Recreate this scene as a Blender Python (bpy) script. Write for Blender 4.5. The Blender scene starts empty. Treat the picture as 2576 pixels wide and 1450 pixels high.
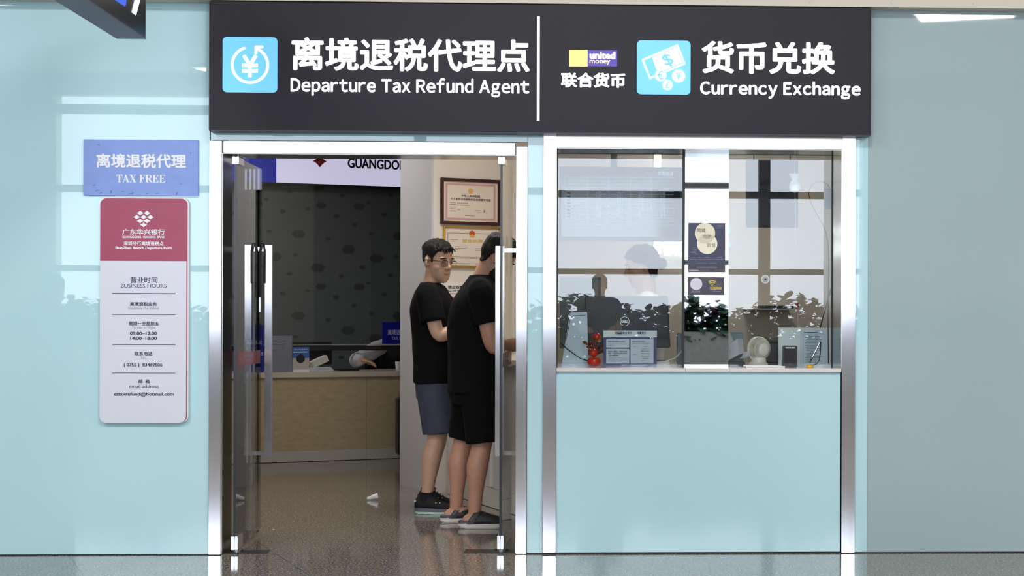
# Airport tax-refund and currency-exchange shopfront, built object by object.
import bpy, bmesh, math, random
from mathutils import Vector, Matrix, Euler, noise
from mathutils.bvhtree import BVHTree
SC = bpy.context.scene
COL = SC.collection
random.seed(7)
PI = math.pi

# ---------------------------------------------------------------- camera
FPX, CX, CY, W, H = 4330.0, 1589.0, 785.0, 2576, 1450
YAW, ROLL = math.radians(2.5), 0.003
CAM = Vector((0.0, -9.0, 1.267))
_r0 = Vector((math.cos(YAW), -math.sin(YAW), 0)); _u0 = Vector((0, 0, 1))
AX = Vector((math.sin(YAW), math.cos(YAW), 0))
RT = _r0 * math.cos(ROLL) + _u0 * math.sin(ROLL)
UP = _u0 * math.cos(ROLL) - _r0 * math.sin(ROLL)
cd = bpy.data.cameras.new('camera'); cam = bpy.data.objects.new('camera', cd); COL.objects.link(cam)
cam.matrix_world = Matrix(((RT.x, UP.x, -AX.x, CAM.x), (RT.y, UP.y, -AX.y, CAM.y), (RT.z, UP.z, -AX.z, CAM.z), (0, 0, 0, 1)))
cd.sensor_fit = 'HORIZONTAL'; cd.sensor_width = 36.0
cd.lens = FPX / W * 36.0
cd.shift_x = (W / 2 - CX) / W
cd.shift_y = (CY - H / 2) / W
cd.clip_start = 0.05; cd.clip_end = 400
SC.camera = cam

# ---------------------------------------------------------------- world, exposure
SC.view_settings.view_transform = 'Standard'
SC.view_settings.look = 'None'
SC.view_settings.gamma = 1.0
SC.view_settings.use_curve_mapping = False
SC.view_settings.exposure = 0.06
SC.cycles.use_denoising = True
SC.cycles.max_bounces = 10; SC.cycles.transparent_max_bounces = 24
SC.cycles.diffuse_bounces = 4; SC.cycles.glossy_bounces = 6
SC.cycles.sample_clamp_indirect = 6.0
SC.cycles.caustics_reflective = False; SC.cycles.caustics_refractive = False
SKY = (0.77, 0.85, 0.97); SKY_STRENGTH = 8.0
world = bpy.data.worlds.new('sky'); SC.world = world; world.use_nodes = True
_bg = world.node_tree.nodes['Background']
_bg.inputs['Color'].default_value = (*SKY, 1); _bg.inputs['Strength'].default_value = SKY_STRENGTH

def area_light(name, loc, sx, sy, power, color=(1, 1, 1), rot=(0, 0, 0), portal=False):
    ld = bpy.data.lights.new(name, 'AREA'); ld.shape = 'RECTANGLE'; ld.size = sx; ld.size_y = sy
    ld.energy = power; ld.color = color
    o = bpy.data.objects.new(name, ld); COL.objects.link(o); o.location = loc; o.rotation_euler = rot
    if portal: ld.cycles.is_portal = True
    return o
HALL_Z = 4.85
WIN_Y = -17.5                                   # the glazed wall behind the camera that lights the hall
WIN = (-7.6, 4.74, 0.12, 4.55)                   # x0 x1 z0 z1 of its glazing
area_light('window_daylight', ((WIN[0]+WIN[1])/2, WIN_Y+0.02, (WIN[2]+WIN[3])/2), WIN[1]-WIN[0], WIN[3]-WIN[2], 0, rot=(PI/2, 0, 0), portal=True)
HALL_LAMPS = [(4.72, -10.9), (-6.35, -10.55), (-4.55, -16.6), (0.4, -5.2), (-4.2, -5.2), (4.6, -5.2)]  # first three are mirrored in the glass; the near row is added fill
HALL_LAMP_W = 172
ROOM_LAMPS = [(-0.62, 1.55, 2.98, 25), (-2.9, 5.6, 2.98, 15), (-2.0, 3.3, 2.98, 13)]          # unseen ceiling panels added to brighten the tax refund office
BOOTH_LAMP = (1.0, 1.7, 2.74, 14)                                    # exchange booth ceiling panel

# ---------------------------------------------------------------- projection helpers (photo pixels -> places)
def ray(px, py):
    return RT * ((px - CX) / FPX) + UP * (-(py - CY) / FPX) + AX
def at(px, py, Y):
    d = ray(px, py); return CAM + d * ((Y - CAM.y) / d.y)
def on_floor(px, py, z=0.0):
    d = ray(px, py); return CAM + d * ((z - CAM.z) / d.z)
def on_plane(px, py, p0, n):
    d = ray(px, py); return CAM + d * ((Vector(p0) - CAM).dot(n) / d.dot(n))
def R(px0, py0, px1, py1, Y):
    mx, my = (px0 + px1) / 2, (py0 + py1) / 2
    return at(px0, my, Y).x, at(px1, my, Y).x, at(mx, py1, Y).z, at(mx, py0, Y).z      # x0 x1 z0 z1

# ---------------------------------------------------------------- materials
def lin(c):
    if isinstance(c, str):
        c = c.lstrip('#'); c = tuple(int(c[i:i+2], 16) / 255 for i in (0, 2, 4))
    return tuple((x / 12.92 if x <= 0.04045 else ((x + 0.055) / 1.055) ** 2.4) for x in c)
MATS = {}
def mat(name, color, rough=0.5, metal=0.0, emit=None, estr=0.0, ior=1.5, noise_amt=0.0, noise_scale=8.0, bump=0.0, bump_scale=60.0,
        stretch=(1, 1, 1), coat=0.0, spec=0.5, raw=False):
    if name in MATS: return MATS[name]
    m = bpy.data.materials.new(name); m.use_nodes = True; nt = m.node_tree
    b = nt.nodes['Principled BSDF']; c = color if raw else lin(color)
    b.inputs['Base Color'].default_value = (*c, 1); b.inputs['Roughness'].default_value = rough
    b.inputs['Metallic'].default_value = metal; b.inputs['IOR'].default_value = ior
    b.inputs['Coat Weight'].default_value = coat; b.inputs['Specular IOR Level'].default_value = spec
    if emit is not None:
        b.inputs['Emission Color'].default_value = (*lin(emit), 1); b.inputs['Emission Strength'].default_value = estr
    if noise_amt or bump:
        tc = nt.nodes.new('ShaderNodeTexCoord'); mp = nt.nodes.new('ShaderNodeMapping'); mp.inputs['Scale'].default_value = stretch
        nt.links.new(tc.outputs['Object'], mp.inputs['Vector'])
    if noise_amt:
        nz = nt.nodes.new('ShaderNodeTexNoise'); nz.inputs['Scale'].default_value = noise_scale; nz.inputs['Detail'].default_value = 5
        nt.links.new(mp.outputs['Vector'], nz.inputs['Vector'])
        cr = nt.nodes.new('ShaderNodeValToRGB')
        lo = tuple(max(0, x * (1 - noise_amt)) for x in c); hi = tuple(min(1, x * (1 + noise_amt)) for x in c)
        cr.color_ramp.elements[0].position = 0.3; cr.color_ramp.elements[1].position = 0.7
        cr.color_ramp.elements[0].color = (*lo, 1); cr.color_ramp.elements[1].color = (*hi, 1)
        nt.links.new(nz.outputs['Fac'], cr.inputs['Fac']); nt.links.new(cr.outputs['Color'], b.inputs['Base Color'])
    if bump:
        n2 = nt.nodes.new('ShaderNodeTexNoise'); n2.inputs['Scale'].default_value = bump_scale; n2.inputs['Detail'].default_value = 4
        nt.links.new(mp.outputs['Vector'], n2.inputs['Vector'])
        bp = nt.nodes.new('ShaderNodeBump'); bp.inputs['Strength'].default_value = bump; bp.inputs['Distance'].default_value = 0.01
        nt.links.new(n2.outputs['Fac'], bp.inputs['Height']); nt.links.new(bp.outputs['Normal'], b.inputs['Normal'])
    MATS[name] = m
    return m
def glass_mat(name, tint=(0.9, 0.97, 0.95), refl=1.0, ior=1.5):
    if name in MATS: return MATS[name]
    m = bpy.data.materials.new(name); m.use_nodes = True; nt = m.node_tree; nt.nodes.clear()
    out = nt.nodes.new('ShaderNodeOutputMaterial'); mx = nt.nodes.new('ShaderNodeMixShader')
    tr = nt.nodes.new('ShaderNodeBsdfTransparent'); tr.inputs['Color'].default_value = (*tint, 1)
    gl = nt.nodes.new('ShaderNodeBsdfGlossy'); gl.inputs['Roughness'].default_value = 0.004; gl.inputs['Color'].default_value = (1, 1, 1, 1)
    fr = nt.nodes.new('ShaderNodeFresnel'); fr.inputs['IOR'].default_value = ior
    mu = nt.nodes.new('ShaderNodeMath'); mu.operation = 'MULTIPLY'; mu.inputs[1].default_value = refl
    nt.links.new(fr.outputs['Fac'], mu.inputs[0]); nt.links.new(mu.outputs[0], mx.inputs['Fac'])
    nt.links.new(tr.outputs['BSDF'], mx.inputs[1]); nt.links.new(gl.outputs['BSDF'], mx.inputs[2])
    nt.links.new(mx.outputs['Shader'], out.inputs['Surface'])
    MATS[name] = m
    return m
def granite_mat():
    m = bpy.data.materials.new('polished_granite'); m.use_nodes = True; nt = m.node_tree; b = nt.nodes['Principled BSDF']
    L = nt.links.new; N = nt.nodes.new
    tc = N('ShaderNodeTexCoord')
    n1 = N('ShaderNodeTexNoise'); n1.inputs['Scale'].default_value = 95; n1.inputs['Detail'].default_value = 2; L(tc.outputs['Object'], n1.inputs['Vector'])
    v1 = N('ShaderNodeTexVoronoi'); v1.inputs['Scale'].default_value = 170; L(tc.outputs['Object'], v1.inputs['Vector'])
    r1 = N('ShaderNodeValToRGB'); e = r1.color_ramp.elements
    e[0].position = 0.38; e[0].color = (*lin('#4a4541'), 1); e[1].position = 0.62; e[1].color = (*lin('#bdb3aa'), 1)
    x = r1.color_ramp.elements.new(0.5); x.color = (*lin('#857d75'), 1)
    L(n1.outputs['Fac'], r1.inputs['Fac'])
    mx = N('ShaderNodeMix'); mx.data_type = 'RGBA'; mx.blend_type = 'MULTIPLY'; mx.inputs[0].default_value = 0.35
    sep = N('ShaderNodeSeparateColor'); L(v1.outputs['Color'], sep.inputs['Color'])
    gr = N('ShaderNodeCombineColor')
    for i in range(3): L(sep.outputs[0], gr.inputs[i])
    L(r1.outputs['Color'], mx.inputs[6]); L(gr.outputs['Color'], mx.inputs[7])
    # one-metre tiles laid at an angle to the shopfront: thin dark joints
    mp = N('ShaderNodeMapping'); mp.vector_type = 'POINT'; mp.inputs['Rotation'].default_value = (0, 0, -math.radians(20.5)); L(tc.outputs['Object'], mp.inputs['Vector'])
    sx = N('ShaderNodeSeparateXYZ'); L(mp.outputs['Vector'], sx.inputs['Vector'])
    def joint(sock, off):
        a = N('ShaderNodeMath'); a.operation = 'ADD'; a.inputs[1].default_value = off + 100.5; L(sock, a.inputs[0])
        f = N('ShaderNodeMath'); f.operation = 'FRACT'; L(a.outputs[0], f.inputs[0])
        s = N('ShaderNodeMath'); s.operation = 'SUBTRACT'; s.inputs[1].default_value = 0.5; L(f.outputs[0], s.inputs[0])
        ab = N('ShaderNodeMath'); ab.operation = 'ABSOLUTE'; L(s.outputs[0], ab.inputs[0])
        c = N('ShaderNodeMath'); c.operation = 'LESS_THAN'; c.inputs[1].default_value = 0.0022; L(ab.outputs[0], c.inputs[0])
        return c
    j1 = joint(sx.outputs['X'], 0.35); j2 = joint(sx.outputs['Y'], 0.495)
    jm = N('ShaderNodeMath'); jm.operation = 'MAXIMUM'; L(j1.outputs[0], jm.inputs[0]); L(j2.outputs[0], jm.inputs[1])
    m2 = N('ShaderNodeMix'); m2.data_type = 'RGBA'; L(jm.outputs[0], m2.inputs[0]); L(mx.outputs[2], m2.inputs[6]); m2.inputs[7].default_value = (*lin('#2b2724'), 1)
    L(m2.outputs[2], b.inputs['Base Color'])
    b.inputs['Roughness'].default_value = 0.085; b.inputs['IOR'].default_value = 1.42
    return m

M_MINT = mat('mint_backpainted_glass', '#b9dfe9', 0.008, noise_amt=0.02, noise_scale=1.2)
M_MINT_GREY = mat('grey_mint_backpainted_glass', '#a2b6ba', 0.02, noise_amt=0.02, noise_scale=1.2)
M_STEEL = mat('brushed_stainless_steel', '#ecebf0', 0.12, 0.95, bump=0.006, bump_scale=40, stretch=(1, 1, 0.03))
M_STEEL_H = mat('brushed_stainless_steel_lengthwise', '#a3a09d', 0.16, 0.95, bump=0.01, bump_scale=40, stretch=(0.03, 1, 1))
M_STEEL_POL = mat('polished_stainless_steel', '#b0afa8', 0.2, 1.0)
M_CHROME = mat('bright_metal_fitting', '#dcdce0', 0.18, 0.9)
M_GLASS = glass_mat('clear_glass', (0.97, 0.985, 0.98))
M_GLASS_DOOR = glass_mat('door_glass', (0.82, 0.89, 0.86))
M_GLASS_EDGE = mat('dark_glass_edge', '#0f171c', 0.3)
M_BLACK = mat('black_plastic', '#111114', 0.4)
M_RUBBER = mat('dark_rubber_seal', '#1b1b1d', 0.6)
M_WHITE = mat('white_paint', '#e4e3e0', 0.5)
M_PAPER = mat('white_paper', '#dfe3ea', 0.6)
M_INK = mat('navy_ink', '#2b2a4c', 0.6)
M_INK_GREY = mat('grey_ink', '#77798c', 0.6)
M_PLAQUE_WHITE = mat('white_print', '#f0f2fa', 0.5)
M_SIGN = mat('charcoal_sign_face', '#1d1a24', 0.5, spec=0.28, noise_amt=0.06, noise_scale=3)
M_SIGN_WHITE = mat('backlit_white_acrylic', '#f4f4f2', 0.4, emit='#ffffff', estr=1.0)
M_SIGN_BLUE = mat('backlit_sky_blue_acrylic', '#5fb4ee', 0.35, emit='#6ab9f4', estr=0.62)
M_SIGN_YELLOW = mat('backlit_yellow_acrylic', '#f5ea70', 0.4, emit='#fff07a', estr=0.7)
M_SIGN_PURPLE = mat('backlit_violet_acrylic', '#43309a', 0.4, emit='#4a34a6', estr=0.45)
M_SIGN_PEACH = mat('backlit_peach_acrylic', '#ffd9b0', 0.4, emit='#ffdcb4', estr=0.8)
M_GRANITE = granite_mat()
M_CEIL = mat('hall_ceiling_paint', '#c9c7c0', 0.7)
M_HALLWALL = mat('hall_wall_paint', '#b9b2a4', 0.6, noise_amt=0.04, noise_scale=0.6)
M_LAMP = mat('lit_lamp_diffuser', '#ffffff', 0.5, emit='#fff4e2', estr=6.0)
M_ROOMLAMP = mat('lit_office_diffuser', '#ffffff', 0.5, emit='#fff2e0', estr=3.0)

# ---------------------------------------------------------------- object helpers
WM = {}                                          # world matrix of every object made here
def _props(o, label=None, cat=None, group=None, kind=None):
    if label: o['label'] = label
    if cat: o['category'] = cat
    if group: o['group'] = group
    if kind: o['kind'] = kind
    return o
def thing(name, label, cat, loc=(0, 0, 0), rz=0.0, group=None, kind=None, rx=0.0):
    o = bpy.data.objects.new(name, None); COL.objects.link(o); o.empty_display_size = 0.1
    o.location = loc; o.rotation_euler = (rx, 0, rz)
    WM[o.name] = Matrix.Translation(Vector(loc)) @ Euler((rx, 0, rz)).to_matrix().to_4x4()
    return _props(o, label, cat, group, kind)
def put(name, me, m, parent=None, local=False, label=None, cat=None, group=None, kind=None):
    mats = m if isinstance(m, (list, tuple)) else [m]
    if not me.materials:
        for x in mats: me.materials.append(x)
    o = bpy.data.objects.new(name, me); COL.objects.link(o)
    if parent is not None:
        o.parent = parent
        if not local: me.transform(WM[parent.name].inverted())
        WM[o.name] = WM[parent.name].copy()
    else: WM[o.name] = Matrix.Identity(4)
    return _props(o, label, cat, group, kind)
class MB:
    """Collects simple shapes into one mesh."""
    def __init__(s): s.bm = bmesh.new(); s.mi = 0
    def _f(s, vs):
        try:
            f = s.bm.faces.new(vs); f.material_index = s.mi; return f
        except ValueError: return None
    def box(s, x0, x1, y0, y1, z0, z1):
        v = [s.bm.verts.new((x, y, z)) for z in (z0, z1) for y in (y0, y1) for x in (x0, x1)]
        for q in ((0, 2, 3, 1), (4, 5, 7, 6), (0, 1, 5, 4), (1, 3, 7, 5), (3, 2, 6, 7), (2, 0, 4, 6)): s._f([v[i] for i in q])
        return s
    def prism(s, pts, y0, y1):
        """outline in x,z (counter-clockwise seen from -y), thickness y0..y1"""
        a = [s.bm.verts.new((x, y0, z)) for x, z in pts]; b = [s.bm.verts.new((x, y1, z)) for x, z in pts]
        n = len(pts); s._f(a); s._f(b[::-1])
        for i in range(n): s._f([a[(i+1) % n], a[i], b[i], b[(i+1) % n]])
        return s
    def slab(s, pts, z0, z1):
        """outline in x,y, height z0..z1"""
        a = [s.bm.verts.new((x, y, z0)) for x, y in pts]; b = [s.bm.verts.new((x, y, z1)) for x, y in pts]
        n = len(pts); s._f(a[::-1]); s._f(b)
        for i in range(n): s._f([a[i], a[(i+1) % n], b[(i+1) % n], b[i]])
        return s
    def rrect(s, x0, x1, z0, z1, r, y0, y1, n=6, skip=()):
        pts = []
        for k, (cx, cz, a0) in enumerate(((x0+r, z0+r, PI), (x1-r, z0+r, 1.5*PI), (x1-r, z1-r, 0), (x0+r, z1-r, 0.5*PI))):
            if k in skip: pts.append(((x0, z0), (x1, z0), (x1, z1), (x0, z1))[k]); continue
            for i in range(n+1): a = a0 + i*PI/2/n; pts.append((cx + r*math.cos(a), cz + r*math.sin(a)))
        return s.prism(pts, y0, y1)
    def disc(s, cx, cz, r, y0, y1, n=32, rz=None, a0=0.0):
        return s.prism([(cx + r*math.cos(a0+2*PI*i/n), cz + (rz or r)*math.sin(a0+2*PI*i/n)) for i in range(n)], y0, y1)
    def stroke(s, pts, w, y0, y1, cap=True):
        """flat band following pts (x,z)"""
        for (ax, az), (bx, bz) in zip(pts, pts[1:]):
            d = Vector((bx-ax, bz-az))
            if d.length < 1e-9: continue
            n = Vector((-d.y, d.x)).normalized() * w/2
            s.prism([(ax-n.x, az-n.y), (bx-n.x, bz-n.y), (bx+n.x, bz+n.y), (ax+n.x, az+n.y)], y0, y1)
        if cap:
            for x, z in pts: s.disc(x, z, w/2, y0, y1, 14)
        return s
    def tube(s, pts, r, n=10, caps=True):
        pts = [Vector(p) for p in pts]; rs = r if isinstance(r, (list, tuple)) else [r]*len(pts)
        rings = []; prev = None
        for i, p in enumerate(pts):
            t = (pts[min(i+1, len(pts)-1)] - pts[max(i-1, 0)]).normalized()
            if prev is None:
                prev = t.orthogonal().normalized()
            prev = (prev - t*prev.dot(t))
            if prev.length < 1e-6: prev = t.orthogonal()
            prev.normalize(); q = t.cross(prev)
            rings.append([s.bm.verts.new(p + (prev*math.cos(2*PI*k/n) + q*math.sin(2*PI*k/n))*rs[i]) for k in range(n)])
        for a, b in zip(rings, rings[1:]):
            for k in range(n): s._f([a[k], a[(k+1) % n], b[(k+1) % n], b[k]])
        if caps: s._f(rings[0][::-1]); s._f(rings[-1])
        return s
    def lathe(s, prof, c=(0, 0, 0), n=32, axis='z'):
        c = Vector(c); rings = []
        for r, h in prof:
            ring = []
            for k in range(n):
                a = 2*PI*k/n; x, y = r*math.cos(a), r*math.sin(a)
                v = {'z': (x, y, h), 'y': (x, h, -y), 'x': (h, x, y)}[axis]
                ring.append(s.bm.verts.new(c + Vector(v)))
            rings.append(ring)
        for a, b in zip(rings, rings[1:]):
            for k in range(n): s._f([a[k], a[(k+1) % n], b[(k+1) % n], b[k]])
        s._f(rings[0][::-1]); s._f(rings[-1])
        return s
    def ball(s, c, r, n=16, m=10, rot=None):
        r = (r, r, r) if isinstance(r, (int, float)) else r; c = Vector(c); rings = []
        rot = rot or Matrix.Identity(3)
        top = s.bm.verts.new(c + rot @ Vector((0, 0, r[2]))); bot = s.bm.verts.new(c + rot @ Vector((0, 0, -r[2])))
        for i in range(1, m):
            t = PI*i/m
            rings.append([s.bm.verts.new(c + rot @ Vector((r[0]*math.sin(t)*math.cos(2*PI*k/n), r[1]*math.sin(t)*math.sin(2*PI*k/n), r[2]*math.cos(t)))) for k in range(n)])
        for k in range(n):
            s._f([top, rings[0][k], rings[0][(k+1) % n]]); s._f([bot, rings[-1][(k+1) % n], rings[-1][k]])
        for a, b in zip(rings, rings[1:]):
            for k in range(n): s._f([a[k], b[k], b[(k+1) % n], a[(k+1) % n]])
        return s
    def poly(s, pts):
        s._f([s.bm.verts.new(p) for p in pts]); return s
    def sheet(s, rows, th=0.001):
        """grid of points (rows of equal length) thickened a little"""
        g = [[s.bm.verts.new(p) for p in row] for row in rows]; fs = []
        for a, b in zip(g, g[1:]):
            for k in range(len(a)-1): fs.append(s._f([a[k], a[k+1], b[k+1], b[k]]))
        r = bmesh.ops.solidify(s.bm, geom=[f for f in fs if f], thickness=th)
        return s
    def xf(s, M):
        s.bm.transform(M); return s
    def mesh(s, bevel=0.0, seg=2, smooth=False, recalc=True):
        if recalc: bmesh.ops.recalc_face_normals(s.bm, faces=s.bm.faces)
        if bevel:
            es = [e for e in s.bm.edges if len(e.link_faces) == 2 and e.calc_face_angle(0) > 0.6]
            bmesh.ops.bevel(s.bm, geom=es, offset=bevel, segments=seg, affect='EDGES', clamp_overlap=True)
        me = bpy.data.meshes.new('m'); s.bm.to_mesh(me); s.bm.free()
        if smooth:
            for p in me.polygons: p.use_smooth = True
            if smooth != 'all':
                try: me.set_sharp_from_angle(angle=0.7)
                except Exception: pass
        return me
    def build(s, name, m, parent=None, bevel=0.0, seg=2, smooth=False, local=False, **kw):
        me = s.mesh(bevel, seg, smooth); me.name = name
        return put(name, me, m, parent, local, **kw)
def struct(name, mb, m, parent=None, **kw):
    kind = None if parent else 'structure'
    return mb.build(name, m, parent, kind=kind, **kw)

def text_mesh(s, off=0.0, ext=0.01):
    """glyph outlines; off > 0 fattens every stroke by overlaying shifted copies"""
    cu = bpy.data.curves.new('t', 'FONT'); cu.body = s; cu.extrude = ext; cu.resolution_u = 4
    if off < 0: cu.offset = off
    o = bpy.data.objects.new('t', cu); COL.objects.link(o)
    me = bpy.data.meshes.new_from_object(o.evaluated_get(bpy.context.evaluated_depsgraph_get()))
    bpy.data.objects.remove(o); bpy.data.curves.remove(cu)
    if off > 0:
        n = 10 if off >= 0.02 else 6
        bm = bmesh.new()
        for k in range(n):
            b2 = me.copy(); b2.transform(Matrix.Translation((off*math.cos(2*PI*k/n), off*math.sin(2*PI*k/n), k*ext*0.09))); bm.from_mesh(b2); bpy.data.meshes.remove(b2)
        bm.to_mesh(me); bm.free()
    return me
def wide_text_mesh(s, off, gap=0.085):
    """sans lettering set glyph by glyph from the full-width Latin forms, closed up to normal spacing"""
    bm = bmesh.new(); x = 0.0
    for ch in s:
        if ch == ' ': x += 0.31; continue
        g = text_mesh(chr(ord(ch)+0xFEE0), off); xs = [v.co.x for v in g.vertices]
        g.transform(Matrix.Translation((x - min(xs), 0, 0))); bm.from_mesh(g); x += max(xs)-min(xs) + gap - 2*off*0; bpy.data.meshes.remove(g)
    me = bpy.data.meshes.new('t'); bm.to_mesh(me); bm.free(); return me
def text(s, box, y, m, parent, off=0.0, th=0.002, name='lettering', mirror=False, local=False, rot=0.0, wide=False, **kw):
    """lettering facing -y, stretched to fill box (x0,x1,z0,z1)"""
    me = wide_text_mesh(s, off) if wide else text_mesh(s, off); co = [v.co.copy() for v in me.vertices]
    if rot:
        co = [Matrix.Rotation(rot, 3, 'Z') @ c for c in co]
    ax, bx = min(c.x for c in co), max(c.x for c in co); ay, by = min(c.y for c in co), max(c.y for c in co)
    x0, x1, z0, z1 = box; kx, kz = (x1-x0)/(bx-ax), (z1-z0)/(by-ay)
    for v, c in zip(me.vertices, co):
        X = x0 + (c.x-ax)*kx
        if mirror: X = x1 - (c.x-ax)*kx
        v.co = (X, y - (c.z/0.01+1)/2*th, z0 + (c.y-ay)*kz)
    if mirror: me.flip_normals()
    me.name = name
    return put(name, me, m, parent, local, **kw)
def bars(rows, y, th=0.001):
    """tiny unreadable printed lines: list of (x0,x1,z,h)"""
    b = MB()
    for x0, x1, z, h in rows: b.box(x0, x1, y-th, y, z, z+h)
    return b
# ================================================================ the setting
# ---- hall (behind and around the camera; seen in the glass as reflections)
struct('floor', MB().box(-12, 9, WIN_Y-0.2, 9.0, -0.1, 0), M_GRANITE)
struct('ceiling', MB().box(-12, 9, WIN_Y-0.2, -0.0, HALL_Z, HALL_Z+0.15), M_CEIL)
struct('wall_hall_left', MB().box(-12.2, -12, WIN_Y, 0.0, 0, HALL_Z), M_HALLWALL)
struct('wall_hall_right', MB().box(9, 9.2, WIN_Y, 0.0, 0, HALL_Z), M_HALLWALL)
b = MB(); b.box(-12, WIN[0], WIN_Y-0.3, WIN_Y, 0, HALL_Z); b.box(WIN[1], 9, WIN_Y-0.3, WIN_Y, 0, HALL_Z)
b.box(WIN[0], WIN[1], WIN_Y-0.3, WIN_Y, WIN[3], HALL_Z); b.box(WIN[0], WIN[1], WIN_Y-0.3, WIN_Y, 0, WIN[2])
struct('wall_hall_back', b, M_HALLWALL)
M_MULL = mat('dark_mullion', '#3b3732', 0.5)
wn = thing('window_2', None, None, ((WIN[0]+WIN[1])/2, WIN_Y, 0), kind='structure')
def wz(py): return CAM.z + (785-py) / 4330 * (9.3 + 0.3 - WIN_Y)
for nm, pa, pb in (('rail', 690, 676), ('rail', 497, 480), ('rail', 306, 284)):
    MB().box(WIN[0], WIN[1], WIN_Y-0.16, WIN_Y-0.02, wz(pa), wz(pb)).build(nm, M_MULL, wn)
for mx in (3.285, -2.1):
    MB().box(mx-0.09, mx+0.09, WIN_Y-0.17, WIN_Y-0.01, WIN[2], WIN[3]).build('mullion', M_MULL, wn)
LA = math.radians(19.5)
for i, (x, y) in enumerate(HALL_LAMPS):
    t = thing('ceiling_light', 'square flush ceiling light of the hall, rear ones mirrored in the shopfront glass, near ones added as fill', 'light', (x, y, HALL_Z), LA, group='hall ceiling lights')
    MB().box(-0.62, 0.62, -0.62, 0.62, -0.05, 0).build('frame', M_WHITE, t, bevel=0.004, local=True)
    MB().box(-0.58, 0.58, -0.58, 0.58, -0.055, -0.045).build('diffuser', M_LAMP, t, local=True)
    al = area_light('lamp_glow', (x, y, HALL_Z-0.07), 1.1, 1.1, HALL_LAMP_W, (1.0, 0.99, 0.97), rot=(0, 0, LA))

# ---- planter hedge under the hall window
M_PLANTER = mat('grey_planter_stone', '#7d7f80', 0.6, noise_amt=0.1, noise_scale=20)
PLY = -11.2
t = thing('planter_box', 'long grey planter box under the hall window, mirrored in the booth column', 'planter', (-1, PLY, 0))
b = MB(); b.box(-9, 5.6, PLY-0.25, PLY-0.21, 0, 0.94); b.box(-9, 5.6, PLY+0.21, PLY+0.25, 0, 0.94); b.box(-9, -8.96, PLY-0.25, PLY+0.25, 0, 0.94); b.box(5.56, 5.6, PLY-0.25, PLY+0.25, 0, 0.94)
b.build('box', M_PLANTER, t, bevel=0.006)
MB().box(-8.96, 5.56, PLY-0.21, PLY+0.21, 0, 0.86).build('soil', mat('potting_soil', '#3a2c22', 0.9), t)
M_LEAF = mat('dark_leaf', '#1f4030', 0.4, noise_amt=0.4, noise_scale=6); M_LEAF_RED = mat('red_leaf', '#6a2f30', 0.45, noise_amt=0.3, noise_scale=6)
b = MB(); rnd = random.Random(5)
for i in range(11500):
    x = rnd.uniform(-8.85, 5.45); top = 0.46 + 0.07*math.sin(x*2.3+1)+0.06*math.sin(x*5.1) + rnd.uniform(-0.05, 0.05)
    hz_ = rnd.random()**0.8*top if rnd.random() < 0.75 else rnd.uniform(-0.02, 0.25)
    base = Vector((x, PLY + rnd.uniform(-0.2, 0.2)*(1-0.4*hz_), 0.87 + hz_))
    a = rnd.uniform(0, 2*PI); tilt = rnd.uniform(0.5, 1.9); L = rnd.uniform(0.11, 0.19); w = L*rnd.uniform(0.5, 0.75)
    d = Vector((math.cos(a)*math.sin(tilt), math.sin(a)*math.sin(tilt), math.cos(tilt))); sd = d.cross(Vector((0, 0, 1))).normalized()
    pts = []
    for u, ww in ((0, 0.05), (0.25, 0.85), (0.55, 1.0), (0.85, 0.5), (1.0, 0.02)):
        c = base + d*(L*u) - Vector((0, 0, 0.05*u*u)); pts.append((c - sd*w*ww/2, c + sd*w*ww/2))
    b.mi = 1 if rnd.random() < 0.16 and hz_ > 0.3 else 0
    for p_, q_ in zip(pts, pts[1:]): b.poly([p_[0], p_[1], q_[1], q_[0]])
b.build('hedge_plants', [M_LEAF, M_LEAF_RED], label='dense low leafy hedge growing in the grey planter, mirrored in the booth glass', cat='hedge', kind='stuff')

# ---- shopfront walls: back-painted glass
Y0 = 0.0
XPL = at(526, 900, 0).x; XPR0 = at(1298, 900, 0).x; XPR1 = at(1325, 900, 0).x
XW0 = at(1366.5, 900, 0).x; XW1 = at(1399, 900, 0).x; XW2 = at(2116, 900, 0).x; XW3 = at(2150, 900, 0).x; XE = at(2183, 900, 0).x
ZTR = at(930, 356, 0).z; ZSILL = at(1757, 936, 0).z; ZHEAD = at(1757, 374, 0).z; ZWTOP = at(1757, 340, 0).z
ZSIGN0, ZSIGN1 = at(1358, 333, -0.1).z, at(1358, 12, -0.1).z
struct('wall_left', MB().box(-12, XPL, 0, 0.06, 0.006, HALL_Z), M_MINT)
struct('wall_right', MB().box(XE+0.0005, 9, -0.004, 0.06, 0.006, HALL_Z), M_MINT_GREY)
struct('wall_edge', MB().box(XW3+0.002, XE, 0, 0.06, 0.006, ZWTOP+0.1), M_MINT)
struct('wall_middle', MB().box(XPR1+0.003, XW0-0.002, 0, 0.06, 0.006, ZWTOP+0.1), M_MINT)
struct('wall_lower', MB().box(XW1+0.001, XW2-0.003, 0, 0.05, 0.008, ZSILL), M_MINT)
b = MB(); b.box(XPL+0.006, XPR1, 0, 0.06, ZTR+0.003, ZWTOP+0.3); b.box(XPL, XE, 0.0, 0.06, ZWTOP+0.1, HALL_Z)
struct('wall_upper', b, M_MINT)
struct('baseboard_left', MB().box(-12, XPL, -0.002, 0.05, 0, 0.0055), M_RUBBER)
struct('baseboard_right', MB().box(XPR1, 9, -0.006, 0.05, 0, 0.0055), M_RUBBER)
b = MB(); b.box(-12, 9, -0.106, 0.0, ZSIGN1+0.006, ZSIGN1+0.16)
for i in range(26): b.lathe([(0.006, -0.110), (0.006, -0.106)], (-6.0+i*0.43, 0, ZSIGN1+0.03), 8, 'y')
struct('trim_1', b, mat('beige_soffit_trim', '#cfc7ba', 0.5), bevel=0.0)

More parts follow.
